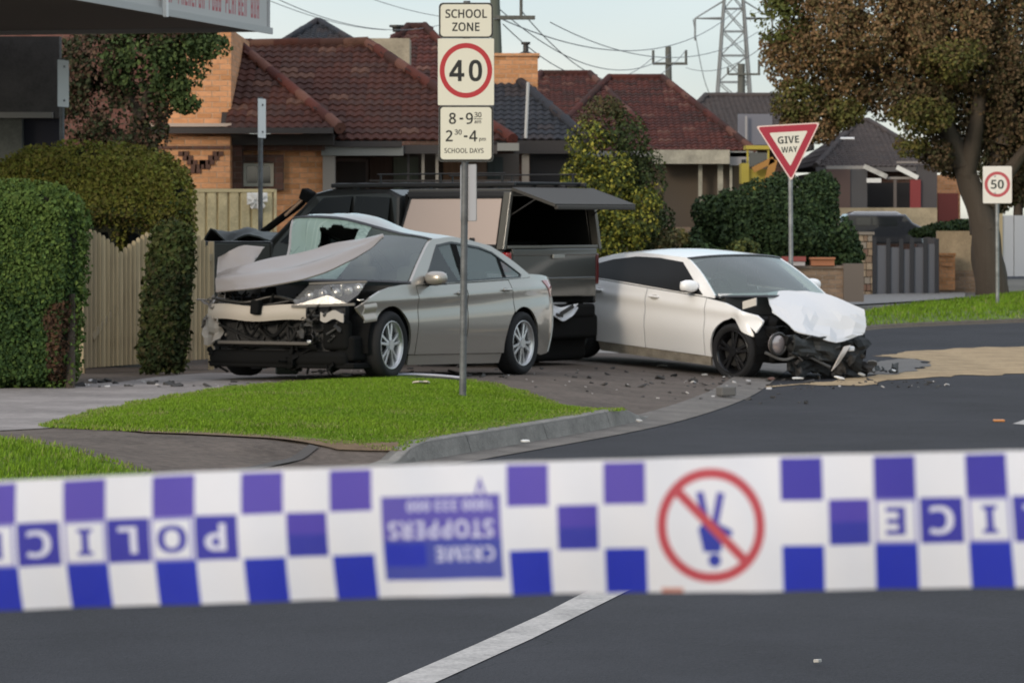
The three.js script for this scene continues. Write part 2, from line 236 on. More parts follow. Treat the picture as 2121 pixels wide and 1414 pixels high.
// grass blades
function blades(P, n, seed, hMin, hMax, off, label, wide = .006) {
  const R = mulberry(seed); let x0 = 1e9, x1 = -1e9, z0 = 1e9, z1 = -1e9; for (const [x, z] of P) { x0 = Math.min(x0, x - .15); x1 = Math.max(x1, x + .15); z0 = Math.min(z0, z - .15); z1 = Math.max(z1, z + .15); }
  const g = new THREE.BufferGeometry(); g.setAttribute('position', new THREE.Float32BufferAttribute([-wide, 0, 0, wide, 0, 0, .4 * wide, .6, .16, -wide, 0, 0, .4 * wide, .6, .16, -.4 * wide, .6, .16, -.4 * wide, .6, .16, .4 * wide, .6, .16, 0, 1, .42], 3)); g.computeVertexNormals();
  const im = new THREE.InstancedMesh(g, mat([1, 1, 1], .9, { side: THREE.DoubleSide, specularIntensity: .2 }), n), m = new THREE.Matrix4(), c = new THREE.Color(), p = new THREE.Vector3(), s = new THREE.Vector3();
  const mo = mound(P, off); let k = 0;
  while (k < n) {
    const X = lerp(x0, x1, R()), Z = lerp(z0, z1, R()); const ins = inPoly(P, X, Z), ed = edgeDist(P, X, Z); if (!ins && (ed > .05 + .10 * noise3(X * 6, Z * 6, 2) || R() < .35)) continue; if (ins && ed < .35 && noise3(X * 7, Z * 7, seed) < .42 - ed) continue;
    const pt = fbm(X * 1.3, Z * 1.3, seed, 3), h = lerp(hMin, hMax, R()) * (.6 + .8 * pt) * (.65 + .35 * ss(0, .3, ed));
    p.set(X, lot(X, Z) + mo(X, Z) - .004, -Z); s.set(1, h, h); m.compose(p, Q.setFromEuler(E.set((R() - .5) * .5, R() * 6.28, (R() - .5) * .5)), s); im.setMatrixAt(k, m);
    const dry = R() < .06 + .35 * (1 - ss(.0, .3, ed)) + .4 * ss(.66, .80, fbm(X * 2.1, Z * 2.1, seed + 4, 3)) ? 1 : 0, v = .75 + .5 * R();
    c.setRGB(lerp(lerp(.112, .165, pt), .28, dry * .6) * v, lerp(lerp(.205, .262, pt), .25, dry * .5) * v, lerp(.020, .08, dry) * v); im.setColorAt(k, c); k++;
  }
  im.name = numbered('grass'); im.castShadow = im.receiveShadow = true; scene.add(im); return tag(im, label, 'grass', null, 'stuff');
}
blades(grassPolyA, 150000, 11, .016, .036, .03, 'short green grass blades of the nature strip under the school zone sign');
blades(grassPolyB, 26000, 12, .022, .055, .03, 'short green grass blades in the lawn corner at the left edge');
blades(grassPolyC, 60000, 13, .05, .11, .02, 'short green grass blades of the far verge by the 50 sign', .014);
// ------------------------------------------------------------------ signs
function canvasTex(w, h, draw) { const c = document.createElement('canvas'); c.width = w; c.height = h; const x = c.getContext('2d'); draw(x, w, h); const t = new THREE.CanvasTexture(c); t.colorSpace = THREE.SRGBColorSpace; t.anisotropy = 8; return t; }
function faceUV(g, w, h) { const p = g.attributes.position, uv = new Float32Array(p.count * 2); for (let i = 0; i < p.count; i++) { uv[2 * i] = p.getX(i) / w + .5; uv[2 * i + 1] = p.getY(i) / h + .5; } g.setAttribute('uv', new THREE.BufferAttribute(uv, 2)); return g; }
function roundRect(w, h, r) { return [...arc(w / 2 - r, h / 2 - r, r, 0, 90, 6), ...arc(-w / 2 + r, h / 2 - r, r, 90, 180, 6), ...arc(-w / 2 + r, -h / 2 + r, r, 180, 270, 6), ...arc(w / 2 - r, -h / 2 + r, r, 270, 360, 6)]; }
function signPlate(parent, name, w, h, r, y, tex, z = .03, label) {
  const o = new THREE.Group(); o.name = name; o.position.set(0, y, z); parent.add(o); if (label) o.userData.label = label;
  part(o, 'sign_back', extrude(roundRect(w, h, r), .003).translate(0, 0, -.004), MT.galv);
  part(o, 'sign_face', faceUV(flat(roundRect(w - .004, h - .004, r * .95)), w, h).translate(0, 0, .0012), new THREE.MeshPhysicalMaterial({ map: tex, roughness: .42 }), null, true);
  return o;
}
const INK = '#26241f', SIGNBG = '#dbd6c4';
{
  const Z = 32.6, base = Gnd(958, 832, .2), p0 = V((958 - CX) / F * Z, lot((958 - CX) / F * Z, Z), Z), s = Z / F;
  const t = thing('speed_sign', 'tall school zone 40 speed sign on a grey steel pole in the green nature strip', 'road sign', p0);
  const yAt = py => CAMY - (py - HY) * s - p0.y, xo = (967 - 958) * s;
  part(t, 'pole', bar(new THREE.Vector3(0, -.1, 0), new THREE.Vector3(xo * .55, yAt(330), 0), .0315, .0315, 16), MT.poleGrey);
  part(t, 'pole_top', bar(new THREE.Vector3(xo * .55, yAt(330), 0), new THREE.Vector3(xo, yAt(2), 0), .0315, .0315, 16), MT.poleGrey);
  const w = 117 * s;
  const top = canvasTex(512, 330, (c, W, H) => { c.fillStyle = INK; c.fillRect(0, 0, W, H); c.fillStyle = SIGNBG; c.beginPath(); c.roundRect(16, 16, W - 32, H - 32, 34); c.fill(); c.fillStyle = INK; c.textAlign = 'center'; c.font = '104px sans-serif'; c.lineWidth = 5; c.strokeStyle = INK; for (const [x, y] of [['SCHOOL', 140], ['ZONE', 262]]) { c.fillText(x, W / 2, y, 410); c.strokeText(x, W / 2, y, 410); } });
  const mid = canvasTex(512, 580, (c, W, H) => { c.fillStyle = SIGNBG; c.fillRect(0, 0, W, H); c.lineWidth = 44; c.strokeStyle = '#b02a30'; c.beginPath(); c.arc(W / 2, H / 2 - 12, 216, 0, 7); c.stroke(); c.fillStyle = '#1d1d1b'; c.textAlign = 'center'; c.font = '236px sans-serif'; c.lineWidth = 14; c.strokeStyle = '#1d1d1b'; c.fillText('4', W / 2 - 82, H / 2 + 74); c.strokeText('4', W / 2 - 82, H / 2 + 74); c.fillText('0', W / 2 + 86, H / 2 + 74); c.strokeText('0', W / 2 + 86, H / 2 + 74); });
  const low = canvasTex(512, 520, (c, W, H) => { c.fillStyle = INK; c.fillRect(0, 0, W, H); c.fillStyle = SIGNBG; c.beginPath(); c.roundRect(18, 14, W - 36, H - 36, 30); c.fill(); c.fillStyle = INK; c.strokeStyle = INK; c.lineWidth = 5; const tx = (s, x, y, f, l = 5) => { c.lineWidth = l; c.font = f + 'px sans-serif'; c.textAlign = 'left'; c.fillText(s, x, y); c.strokeText(s, x, y); };
    tx('8', 92, 168, 138); c.fillRect(196, 112, 34, 18); tx('9', 250, 168, 138); tx('30', 334, 108, 62, 3); c.fillRect(330, 120, 76, 7); tx('am', 334, 164, 46, 2);
    tx('2', 62, 330, 138); tx('30', 150, 268, 62, 3); c.fillRect(236, 276, 34, 18); tx('4', 286, 330, 138); tx('pm', 376, 326, 46, 2);
    tx('SCHOOL DAYS', 52, 438, 58, 2); });
  const zf = .048;
  const yTop = yAt(6), y1 = yAt(80), y2 = yAt(219), y3 = yAt(335);
  const sp = (n, a, b, tex, r, l, wk = 1) => { const o = signPlate(t, n, w * wk, a - b, r, (a + b) / 2, tex, zf, l); o.position.x = xo * .8; return o; };
  sp('school_zone_plate', yTop, y1 + .002, top, .04, null, .96); sp('speed_plate', y1, y2 + .002, mid, .01); sp('times_plate', y2, y3, low, .035, null, .97);
  for (const q of [box(.1, .03, .02, xo * .7, yAt(40), .035, .003), box(.1, .03, .02, xo * .7, yAt(150), .035, .003), box(.1, .03, .02, xo * .7, yAt(280), .035, .003)]) part(t, 'bracket', q, MT.galv);
  // the small sign seen nearly edge on below
  const o = new THREE.Group(); o.name = 'side_plate'; o.position.set(.055, (yAt(340) + yAt(458)) / 2, .01); o.rotation.y = -60 * D2R; o.userData.label = 'small parking plate turned almost edge on'; t.add(o);
  const h = yAt(340) - yAt(458);
  part(o, 'sign_back', extrude(roundRect(.30, h, .02), .003), MT.galv);
  part(o, 'sign_face', flat(roundRect(.29, h - .01, .02)).translate(0, 0, .0045), mat([.42, .42, .45], .4));
}
function edgeSign(px0, px1, py0, py1, pyBase, Z, turn, label) {
  const s = Z / F, pm = (px0 + px1) / 2, X = (pm - CX) * s, y0 = lot(X, Z), t = thing('parking_sign', label, 'street sign', V(X, y0, Z)), yAt = py => CAMY - (py - HY) * s - y0;
  part(t, 'pole', bar(new THREE.Vector3(0, -.1, 0), new THREE.Vector3(0, yAt(py0 - 3), 0), .03, .03, 12), MT.poleGrey);
  const o = new THREE.Group(); o.name = 'sign_plate'; o.position.set(.02, (yAt(py0) + yAt(py1)) / 2, .045); o.rotation.y = turn * D2R; t.add(o);
  const h = yAt(py0) - yAt(py1);
  part(o, 'sign_back', extrude(roundRect(.3, h, .02), .003).translate(0, 0, -.003), MT.galv); part(o, 'sign_face', flat(roundRect(.29, h - .01, .02)).translate(0, 0, .0015), MT.white);
  for (const q of [box(.06, .025, .05, .01, yAt(py0) - .08, .02, .003), box(.06, .025, .05, .01, yAt(py1) + .08, .02, .003)]) part(t, 'bracket', q, MT.galv);
}
edgeSign(113, 142, 124, 222, 300, 43, 70, 'edge on white parking sign rising behind the tall hedge at the left');
edgeSign(530, 548, 204, 286, 465, 45.5, 74, 'edge on white parking sign on a dark pole left of the crashed cars');
{ // give way
  const Z = 50, s = Z / F, X = (1640 - CX) * s, t = thing('give_way_sign', 'red and white triangular give way sign on a grey pole behind the white sedan', 'road sign', V(X, lot(X, Z), Z)), y0 = lot(X, Z), yAt = py => CAMY - (py - HY) * s - y0;
  part(t, 'pole', bar(new THREE.Vector3(0, -.1, 0), new THREE.Vector3(-.02, yAt(262), 0), .032, .032, 14), MT.galv);
  const W = 134 * s, H = 119 * s, o = new THREE.Group(); o.name = 'triangle_plate'; o.position.set(-.03, (yAt(256) + yAt(377)) / 2, .05); o.rotation.z = 3.3 * D2R; t.add(o);
  const tri = (k) => { const c = [[-W / 2, H / 2], [W / 2, H / 2], [0, -H / 2]], cen = [0, H / 6], P = c.map(p => [cen[0] + (p[0] - cen[0]) * k, cen[1] + (p[1] - cen[1]) * k]), r = .12, out = []; for (let i = 0; i < 3; i++) { const a = P[(i + 2) % 3], b = P[i], d = P[(i + 1) % 3]; for (let j = 0; j <= 4; j++) { const u = j / 4, q0 = [lerp(b[0], a[0], r * .45), lerp(b[1], a[1], r * .45)], q1 = [lerp(b[0], d[0], r * .45), lerp(b[1], d[1], r * .45)]; out.push([lerp(lerp(q0[0], b[0], u), lerp(b[0], q1[0], u), u), lerp(lerp(q0[1], b[1], u), lerp(b[1], q1[1], u), u)]); } } return out; };
  const tex = canvasTex(512, 456, (c, w, h) => { const P = k => { c.beginPath(); tri(k).forEach((p, i) => c[i ? 'lineTo' : 'moveTo']((p[0] / W + .5) * w, (.5 - p[1] / H) * h)); c.closePath(); }; c.fillStyle = '#e3c6bd'; c.fillRect(0, 0, w, h); P(.93); c.fillStyle = '#a62a3c'; c.fill(); P(.60); c.fillStyle = '#ded9ca'; c.fill(); c.fillStyle = '#1c2420'; c.textAlign = 'center'; c.font = 'bold 78px sans-serif'; c.fillText('GIVE', w / 2 - 4, 152, 200); c.font = 'bold 62px sans-serif'; c.fillText('WAY', w / 2, 224, 128); });
  part(o, 'sign_back', extrude(tri(1), .003).translate(0, 0, -.0045), MT.galv);
  part(o, 'sign_face', faceUV(flat(tri(.995)), W, H), new THREE.MeshPhysicalMaterial({ map: tex, roughness: .45 }), null, true);
  for (const q of [box(.12, .03, .04, 0, yAt(285), .028, .003), box(.08, .03, .04, 0, yAt(335), .028, .003)]) part(t, 'bracket', q, MT.galv);
}
{ // 50 sign
  const Z = 72, s = Z / F, X = (2066 - CX) * s, y0 = lot(X, Z), t = thing('speed_sign', 'white 50 speed sign on a thin grey pole in front of the big tree trunk', 'road sign', V(X, y0, Z)), yAt = py => CAMY - (py - HY) * s - y0;
  part(t, 'pole', bar(new THREE.Vector3(.01, -.1, 0), new THREE.Vector3(0, yAt(350), 0), .038, .038, 12), MT.galv);
  const tex = canvasTex(300, 384, (c, w, h) => { c.fillStyle = '#ddd8d0'; c.fillRect(0, 0, w, h); c.lineWidth = 32; c.strokeStyle = '#b0444c'; c.beginPath(); c.arc(w / 2, h / 2 - 4, 116, 0, 7); c.stroke(); c.fillStyle = '#28302c'; c.textAlign = 'center'; c.font = 'bold 130px sans-serif'; c.fillText('50', w / 2, h / 2 + 42); });
  const o = signPlate(t, 'speed_plate', 60 * s, 77 * s, .03, (yAt(344) + yAt(421)) / 2, tex, .055); o.rotation.y = -12 * D2R;
  for (const q of [box(.12, .03, .03, 0, yAt(365), .035, .003), box(.12, .03, .03, 0, yAt(400), .035, .003)]) part(t, 'bracket', q, MT.galv);
}

// ------------------------------------------------------------------ police tape (hung upside down)
{
  const Z = 2.2, x0 = -560, x1 = 2680, H0 = 264;
  const T = canvasTex(2048, 170, (c, W, H) => {
    const k = W / (x1 - x0), kv = H / H0; c.fillStyle = '#e4e4ea'; c.fillRect(0, 0, W, H);
    const X = p => (p - x0) * k, R = (px, py, w, h, f) => { c.fillStyle = f; c.fillRect(X(px), py * kv, w * k, h * kv); };
    const P = '#5746ac', B = '#0c24ae', M = '#4a3aa8', rowH = 88;  // rows go purple to blue: the sheen fade is put into the print
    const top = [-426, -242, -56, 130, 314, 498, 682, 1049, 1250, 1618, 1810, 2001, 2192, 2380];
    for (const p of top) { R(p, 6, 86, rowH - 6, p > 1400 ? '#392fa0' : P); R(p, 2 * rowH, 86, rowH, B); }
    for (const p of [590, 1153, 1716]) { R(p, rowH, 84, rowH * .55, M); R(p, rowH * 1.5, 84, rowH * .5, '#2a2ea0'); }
    const cell = (px, ch, dark) => { const w = 88; if (dark) R(px, rowH, w, rowH, '#3330a0'); else { c.strokeStyle = '#8a86c4'; c.lineWidth = 3; c.strokeRect(X(px) + 2, rowH * kv + 2, w * k - 4, rowH * kv - 4); }
      c.save(); c.translate(X(px + w / 2), rowH * 1.5 * kv); c.rotate(Math.PI); c.fillStyle = dark ? '#dcdcea' : '#3a36a2'; c.textAlign = 'center'; c.textBaseline = 'middle'; c.font = 'bold ' + Math.round(rowH * .84 * kv) + 'px sans-serif'; c.scale(1.25, 1); c.fillText(ch, 0, 2 * kv); c.restore(); };
    [['P', 400, 1], ['O', 308, 0], ['L', 218, 1], ['I', 128, 0], ['C', 32, 1], ['E', -62, 0]].forEach(([a, b, d]) => cell(b, a, d));
    [['E', 1810, 0], ['C', 1904, 1], ['I', 2002, 0], ['L', 2096, 1], ['O', 2190, 0], ['P', 2284, 1]].forEach(([a, b, d]) => cell(b, a, d));
    // text panel, upside down
    R(788, 62, 246, 168, '#5b50ac'); R(788, 150, 246, 80, '#3c46a4'); R(792, 156, 84, 46, B);
    c.save(); c.translate(X(911), 132 * kv); c.rotate(Math.PI); c.fillStyle = '#cfcfe6'; c.textAlign = 'left'; c.textBaseline = 'middle'; const f = (s, px, py, sz, mw) => { c.font = 'bold ' + Math.round(sz * kv) + 'px sans-serif'; c.fillText(s, px * k, py * kv, mw * k); };
    f('CRIME', -110, -46, 40, 128); f('STOPPERS', -110, 2, 52, 222); f('1800 333 000', -110, 50, 30, 222); c.restore();
    c.strokeStyle = '#5546a8'; c.lineWidth = 3; c.beginPath(); c.moveTo(X(985), 62 * kv); c.lineTo(X(993), 34 * kv); c.lineTo(X(1003), 62 * kv); c.stroke();
    // no entry for walkers, upside down
    c.save(); c.translate(X(1471), 132 * kv); c.scale(k, kv); c.rotate(Math.PI); c.fillStyle = '#2433a0';
    c.beginPath(); c.ellipse(-6, -70, 13, 13, 0, 0, 7); c.fill();
    c.beginPath(); c.moveTo(-20, -54); c.lineTo(16, -54); c.lineTo(26, -8); c.lineTo(18, 2); c.lineTo(-16, 2); c.lineTo(-44, -12); c.lineTo(-42, -24); c.lineTo(-24, -16); c.closePath(); c.fill();
    c.lineWidth = 15; c.strokeStyle = '#4540a4'; c.beginPath(); c.moveTo(-8, 0); c.lineTo(-22, 62); c.moveTo(8, 0); c.lineTo(22, 64); c.stroke(); c.restore();
    c.save(); c.translate(X(1471), 134 * kv); c.scale(k, kv); c.strokeStyle = '#bd4650'; c.lineWidth = 19; c.beginPath(); c.arc(0, 0, 102, 0, 7); c.stroke(); c.beginPath(); c.moveTo(-72, -72); c.lineTo(72, 72); c.stroke(); c.restore();
    R(1365, 255, 45, 9, '#c88a7a');
  });
  const top = spline([[-560, 1038], [0, 997], [500, 975], [1060, 958], [1600, 944], [2121, 934], [2680, 928]]), bot = spline([[-560, 1290], [0, 1262], [500, 1245], [1060, 1229], [1600, 1222], [2121, 1213], [2680, 1206]]), slant = spline([[-560, 22], [0, 20], [900, 16], [1300, 6], [1700, 4], [2121, 14], [2680, 18]]);
  const g = grid((u, v) => { const px = lerp(x0, x1, u), y = lerp(bot(px), top(px), v), q = 1 - v, bow = .004 * Math.sin(v * Math.PI) + .0025 * Math.sin(px * .011) * (v - .5) * 2 + .0012 * Math.sin(px * .037 + v * 3); const w = at(px + slant(px) * q * q, y, Z); w.z += bow - .010 * (v - .5); return w; }, 150, 14);
  const m = new THREE.MeshPhysicalMaterial({ map: T, roughness: .38, side: THREE.DoubleSide, bumpMap: rep(coarse, 30, 3), bumpScale: .0004 });
  const o = shadow(new THREE.Mesh(g, m)); o.name = 'police_tape'; scene.add(o); tag(o, 'blue and white checked police tape stretched across the foreground, printed side upside down', 'police tape');
}

// ------------------------------------------------------------------ foliage
const leafMat = (o = {}) => new THREE.MeshPhysicalMaterial({ vertexColors: true, roughness: .75, specularIntensity: .35, side: THREE.DoubleSide, ...o });
const LEAF = leafMat();
class Leaves {
  constructor() { this.p = []; this.n = []; this.c = []; }
  add(x, y, z, size, R, colr, out, flatness = .5) {                                            // one folded leaf; out: preferred facing
    let nx = (R() - .5) * 2, ny = (R() - .5) * 2, nz = (R() - .5) * 2; const k = flatness; nx = lerp(nx, out[0], k); ny = lerp(ny, out[1], k); nz = lerp(nz, out[2], k); const l = Math.hypot(nx, ny, nz) || 1; nx /= l; ny /= l; nz /= l;
    let ax = (R() - .5), ay = (R() - .5) - .3, az = (R() - .5); const d = ax * nx + ay * ny + az * nz; ax -= d * nx; ay -= d * ny; az -= d * nz; const al = Math.hypot(ax, ay, az) || 1; ax /= al; ay /= al; az /= al;
    const bx = ny * az - nz * ay, by = nz * ax - nx * az, bz = nx * ay - ny * ax, L = size, w = size * (.28 + .18 * R()), f = size * .12;
    const P = [[x - ax * L / 2, y - ay * L / 2, z - az * L / 2], [x + bx * w + nx * f, y + by * w + ny * f, z + bz * w + nz * f], [x + ax * L / 2, y + ay * L / 2, z + az * L / 2], [x - bx * w + nx * f, y - by * w + ny * f, z - bz * w + nz * f]];
    for (const [i, j, q] of [[0, 1, 2], [0, 2, 3]]) { const a = P[i], b = P[j], c = P[q]; this.p.push(...a, ...b, ...c); const ux = b[0] - a[0], uy = b[1] - a[1], uz = b[2] - a[2], vx = c[0] - a[0], vy = c[1] - a[1], vz = c[2] - a[2]; const m = [uy * vz - uz * vy, uz * vx - ux * vz, ux * vy - uy * vx], ml = Math.hypot(...m) || 1; for (let s = 0; s < 3; s++) { this.n.push(m[0] / ml, m[1] / ml, m[2] / ml); this.c.push(...colr); } }
  }
  geo() { const g = new THREE.BufferGeometry(); g.setAttribute('position', new THREE.Float32BufferAttribute(this.p, 3)); g.setAttribute('normal', new THREE.Float32BufferAttribute(this.n, 3)); g.setAttribute('color', new THREE.Float32BufferAttribute(this.c, 3)); return g; }
  mesh(parent, name, m = LEAF, label) { const o = shadow(new THREE.Mesh(this.geo(), m)); o.name = name; parent.add(o); if (label) o.userData.label = label; return o; }
}
const pick = (R, cols) => { const c = cols[Math.floor(R() * cols.length)], v = .7 + .6 * R(); return [c[0] * v, c[1] * v, c[2] * v]; };
// leaves through a set of blobs [x, y, z, rx, ry, rz] (three.js axes, relative to the parent)
function foliage(blobs, n, size, cols, seed, shell = .55, hole = .38, f = 1.6) {
  const R = mulberry(seed), L = new Leaves(), vol = blobs.map(b => b[3] * b[4] + b[4] * b[5] + b[3] * b[5]), tot = vol.reduce((a, b) => a + b);
  blobs.forEach((b, bi) => {
    const cnt = Math.round(n * vol[bi] / tot), cc = b[6] || cols;
    for (let i = 0; i < cnt; i++) {
      let a = R() * 6.283, u = R() * 2 - 1, s = Math.sqrt(1 - u * u), r = Math.pow(lerp(shell ** 3, 1, R()), 1 / 3); const dx = Math.cos(a) * s, dy = u, dz = Math.sin(a) * s;
      const q = fbm(b[0] + dx * f * 1.4 + bi * 5, b[1] + dy * f * 1.4, b[2] + dz * f * 1.4 + seed, 3); r *= .72 + .62 * q;
      const x = b[0] + dx * b[3] * r, y = b[1] + dy * b[4] * r, z = b[2] + dz * b[5] * r;
      if (noise3(x * 2.3 / f + 40, y * 2.3 / f, z * 2.3 / f + seed) < hole * .8 && R() < .85) continue;
      L.add(x, y, z, size * (.6 + .8 * R()), R, pick(R, cc), [dx, dy * .7 + .5, dz], .45);
    }
  });
  return L;
}
function branchTo(a, b, r0, r1, R, k = .12) { const m = a.clone().lerp(b, .5), L = a.distanceTo(b); m.x += (R() - .5) * L * k * 2; m.y += R() * L * k; m.z += (R() - .5) * L * k * 2; const c = new THREE.QuadraticBezierCurve3(a, m, b), N = 8, M = 9; return grid((u, v) => { const t = v, p = c.getPoint(t), T = c.getTangent(t), up = Math.abs(T.y) > .9 ? new THREE.Vector3(1, 0, 0) : new THREE.Vector3(0, 1, 0), s = new THREE.Vector3().crossVectors(T, up).normalize(), w = new THREE.Vector3().crossVectors(s, T), an = u * 6.2832, r = lerp(r0, r1, t) * (1 + .1 * Math.sin(an * 3 + t * 9)); return p.addScaledVector(s, Math.cos(an) * r).addScaledVector(w, Math.sin(an) * r); }, M, N); }
const BARK = mat([.095, .074, .056], .95, { map: rep(streak, 3, 1), bumpMap: rep(grainA, 2), bumpScale: .02 });

// clipped hedge: a box with soft corners covered in leaves over a dark twiggy core
function hedge(name, label, cat, pts, n, size, cols, seed, W, opt = {}) {                      // pts: outline in (local x, y), W: depth
  const o = thing(name, label, cat, opt.pos, opt.turn || 0), R = mulberry(seed), L = new Leaves();
  let x0 = 1e9, x1 = -1e9, y0 = 1e9, y1 = -1e9; for (const [x, y] of pts) { x0 = Math.min(x0, x); x1 = Math.max(x1, x); y0 = Math.min(y0, y); y1 = Math.max(y1, y); }
  let k = 0, guard = 0;
  while (k < n && guard++ < n * 12) {
    let x = lerp(x0, x1, R()), y = lerp(y0, y1, R()); if (!inPoly(pts, x, y)) continue;
    const ed = edgeDist(pts, x, y), round = .16, bulge = W / 2 * Math.sqrt(clamp(1 - Math.pow(1 - clamp(ed / round), 2), 0.02, 1)), lump = .06 * (fbm(x * 3.5, y * 3.5, seed, 3) - .5) * 2 + .09 * (fbm(x * 1.1, y * 1.1, seed + 5, 2) - .5) * 2;
    const front = R() < .72, side = ed < .12; const z = (front ? 1 : -1) * (bulge + lump + (R() - .5) * .09) * (side ? Math.sqrt(R()) : 1);
    if (fbm(x * 5, y * 5, seed + 9, 2) < .34 && R() < .6) continue;
    const h = (y - y0) / (y1 - y0), brown = opt.brown && opt.brown(x, y) > fbm(x * 3, y * 3, 4, 2) && R() < .8, c = brown ? pick(R, [[.085, .045, .025], [.06, .035, .022]]) : pick(R, opt.grad ? (fbm(x * 2, y * 2, seed + 2, 2) + h * .9 - .45 + (R() - .5) * .5 > .5 ? opt.grad : cols) : cols);
    L.add(x, y, z, size * (.6 + .8 * R()), R, c, [0, .5, front ? 1 : -1], .45); k++;
  }
  // sprigs that stick out of the outline
  for (let i = 0; i < n * .06; i++) { const a = pts[Math.floor(R() * pts.length)], j = pts[(pts.indexOf(a) + 1) % pts.length], t = R(), x = lerp(a[0], j[0], t), y = lerp(a[1], j[1], t); L.add(x + (R() - .5) * .08, y + (R() - .35) * .09, (R() - .5) * W * .8, size * (.7 + .7 * R()), R, pick(R, opt.grad || cols), [0, 1, .4], .3); }
  L.mesh(o, 'leaves');
  const c = [(x0 + x1) / 2, (y0 + y1) / 2], inner = pts.map(([x, y]) => { const d = Math.hypot(x - c[0], y - c[1]) || 1; return [x - (x - c[0]) / d * .07, Math.max(y0, y - (y - c[1]) / d * .07)]; });
  part(o, 'twigs', extrude(inner, W * .62).translate(0, 0, -W * .31), mat([.018, .02, .011], 1));
  if (opt.trunk) part(o, 'trunk', opt.trunk.map(([x, h]) => bar(new THREE.Vector3(x, -.05, W * .3), new THREE.Vector3(x + .02, h, W * .3), .05, .03)), BARK);
  return o;
}
function pxOutline(list, Z, X0, y0) { return list.map(([a, b]) => [(a - CX) / F * Z - X0, CAMY - (b - HY) / F * Z - y0]); }
{
  const Z = 34.6, X0 = (60 - CX) / F * Z, y0 = lot(X0, Z);
  hedge('hedge', 'tall dark green clipped hedge at the left edge beside the footpath', 'hedge', pxOutline([[-120, 806], [-140, 600], [-120, 410], [-60, 383], [40, 381], [110, 390], [158, 418], [176, 470], [172, 560], [166, 640], [160, 720], [152, 790], [90, 803]], Z, X0, y0), 46000, .042, [[.036, .068, .02], [.048, .088, .022], [.028, .055, .018], [.062, .10, .024]], 21, .9, { pos: V(X0, y0, Z), grad: [[.09, .135, .03], [.07, .115, .026]], brown: (x, y) => .9 * ss(.28, .05, Math.abs(x - .36)) * ss(1.15, .6, y), trunk: [[.42, .9]] });
}
{
  const Z = 40.6, X0 = (200 - CX) / F * Z, y0 = lot(X0, Z);
  hedge('hedge', 'olive green rounded hedge arching over the picket gate and down its right post', 'hedge', pxOutline([[-40, 770], [-40, 420], [0, 340], [60, 312], [150, 302], [250, 304], [330, 318], [378, 350], [396, 400], [398, 470], [392, 520], [380, 520], [318, 505], [300, 478], [262, 470], [250, 520], [235, 470], [185, 470], [165, 520], [150, 560], [120, 770]], Z, X0, y0), 56000, .044, [[.065, .075, .02], [.095, .082, .024], [.085, .06, .026], [.045, .065, .022]], 22, .75, { pos: V(X0, y0, Z), grad: [[.17, .165, .03], [.15, .135, .033], [.13, .145, .026]] });
  const Zc = 38.1, Xc = (342 - CX) / F * Zc, yc = lot(Xc, Zc);
  hedge('climbing_shrub', 'narrow column of dark green creeper growing over the right post of the picket gate', 'shrub', pxOutline([[300, 772], [288, 740], [294, 650], [304, 560], [314, 500], [330, 470], [362, 462], [392, 478], [402, 510], [396, 580], [390, 680], [380, 768]], Zc, Xc, yc), 9000, .055, [[.03, .045, .016], [.04, .055, .02], [.055, .05, .022], [.028, .04, .016]], 23, .4, { pos: V(Xc, yc, Zc), grad: [[.06, .065, .02], [.05, .07, .02]] });
}
// ------------------------------------------------------------------ picket fence with its curved gate
{
  const A = Gnd(160, 767, .2), B = Gnd(437, 742, .2), Zm = (A[1] + B[1]) / 2 - 39.6;
  const t = thing('picket_fence', 'weathered beige picket fence with a scalloped V shaped gate between the hedges', 'fence');
  const Z0 = 38.6, Z1 = 40.2, PK = mat([.50, .40, .245], .85, { map: streak }), PK2 = mat([.40, .325, .21], .85, { map: streak }), PK3 = mat([.58, .475, .30], .85, { map: streak });
  const R = mulberry(5), n = 30, a = at(160, 760, 38.6), b = at(440, 742, 40.4);
  const top = px => px < 250 ? lerp(478, 524, Math.pow(clamp((px - 185) / 65), 1.6)) : px < 312 ? lerp(524, 480, Math.pow(clamp((px - 250) / 60), .8)) : px < 395 ? 484 : lerp(484, 520, Math.pow((px - 395) / 40, 2));
  for (let i = 0; i < n; i++) {
    const px = lerp(164, 434, (i + .5) / n), Z = lerp(38.6, 40.4, i / n), pt = at(px, top(px), Z), y0 = at(px, lerp(762, 742, i / n), Z).y, w = 7.4 / F * Z;
    const h = pt.y - y0, g = extrude([[-w / 2, 0], [w / 2, 0], [w / 2, h - .01], [w * .25, h + .012], [-w * .25, h + .012], [-w / 2, h - .01]], .02, .003).translate(pt.x, y0, pt.z + (R() - .5) * .006);
    part(t, 'picket', g, [PK, PK2, PK3][Math.floor(R() * 3)]);
  }
  for (const py of [535, 700]) part(t, 'rail', beam(at(162, py + 6, 38.66), at(436, py - 2, 40.46), .03, .08), PK2);
  for (const [px, Z] of [[168, 38.7], [310, 39.75], [436, 40.45]]) part(t, 'post', boxAB(at(px - 6, 0, Z).x, at(px + 6, 0, Z).x, .1, at(px, 500, Z).y, -Z - .10, -Z - .02, .006), PK2);
  part(t, 'gate_brace', beam(at(190, 700, 38.72), at(305, 545, 39.6), .03, .06), PK2);
}
// dark slate sheet behind the gate (the V opening shows it)
solo('dark_screen', boxAB(at(150, 0, 41.3).x, at(330, 0, 41.3).x, .1, at(0, 452, 41.3).y, -41.34, -41.3, .004), mat([.035, .045, .05], .8, { map: streak }), 'dark slate coloured panel showing through the V of the picket gate', 'screen');
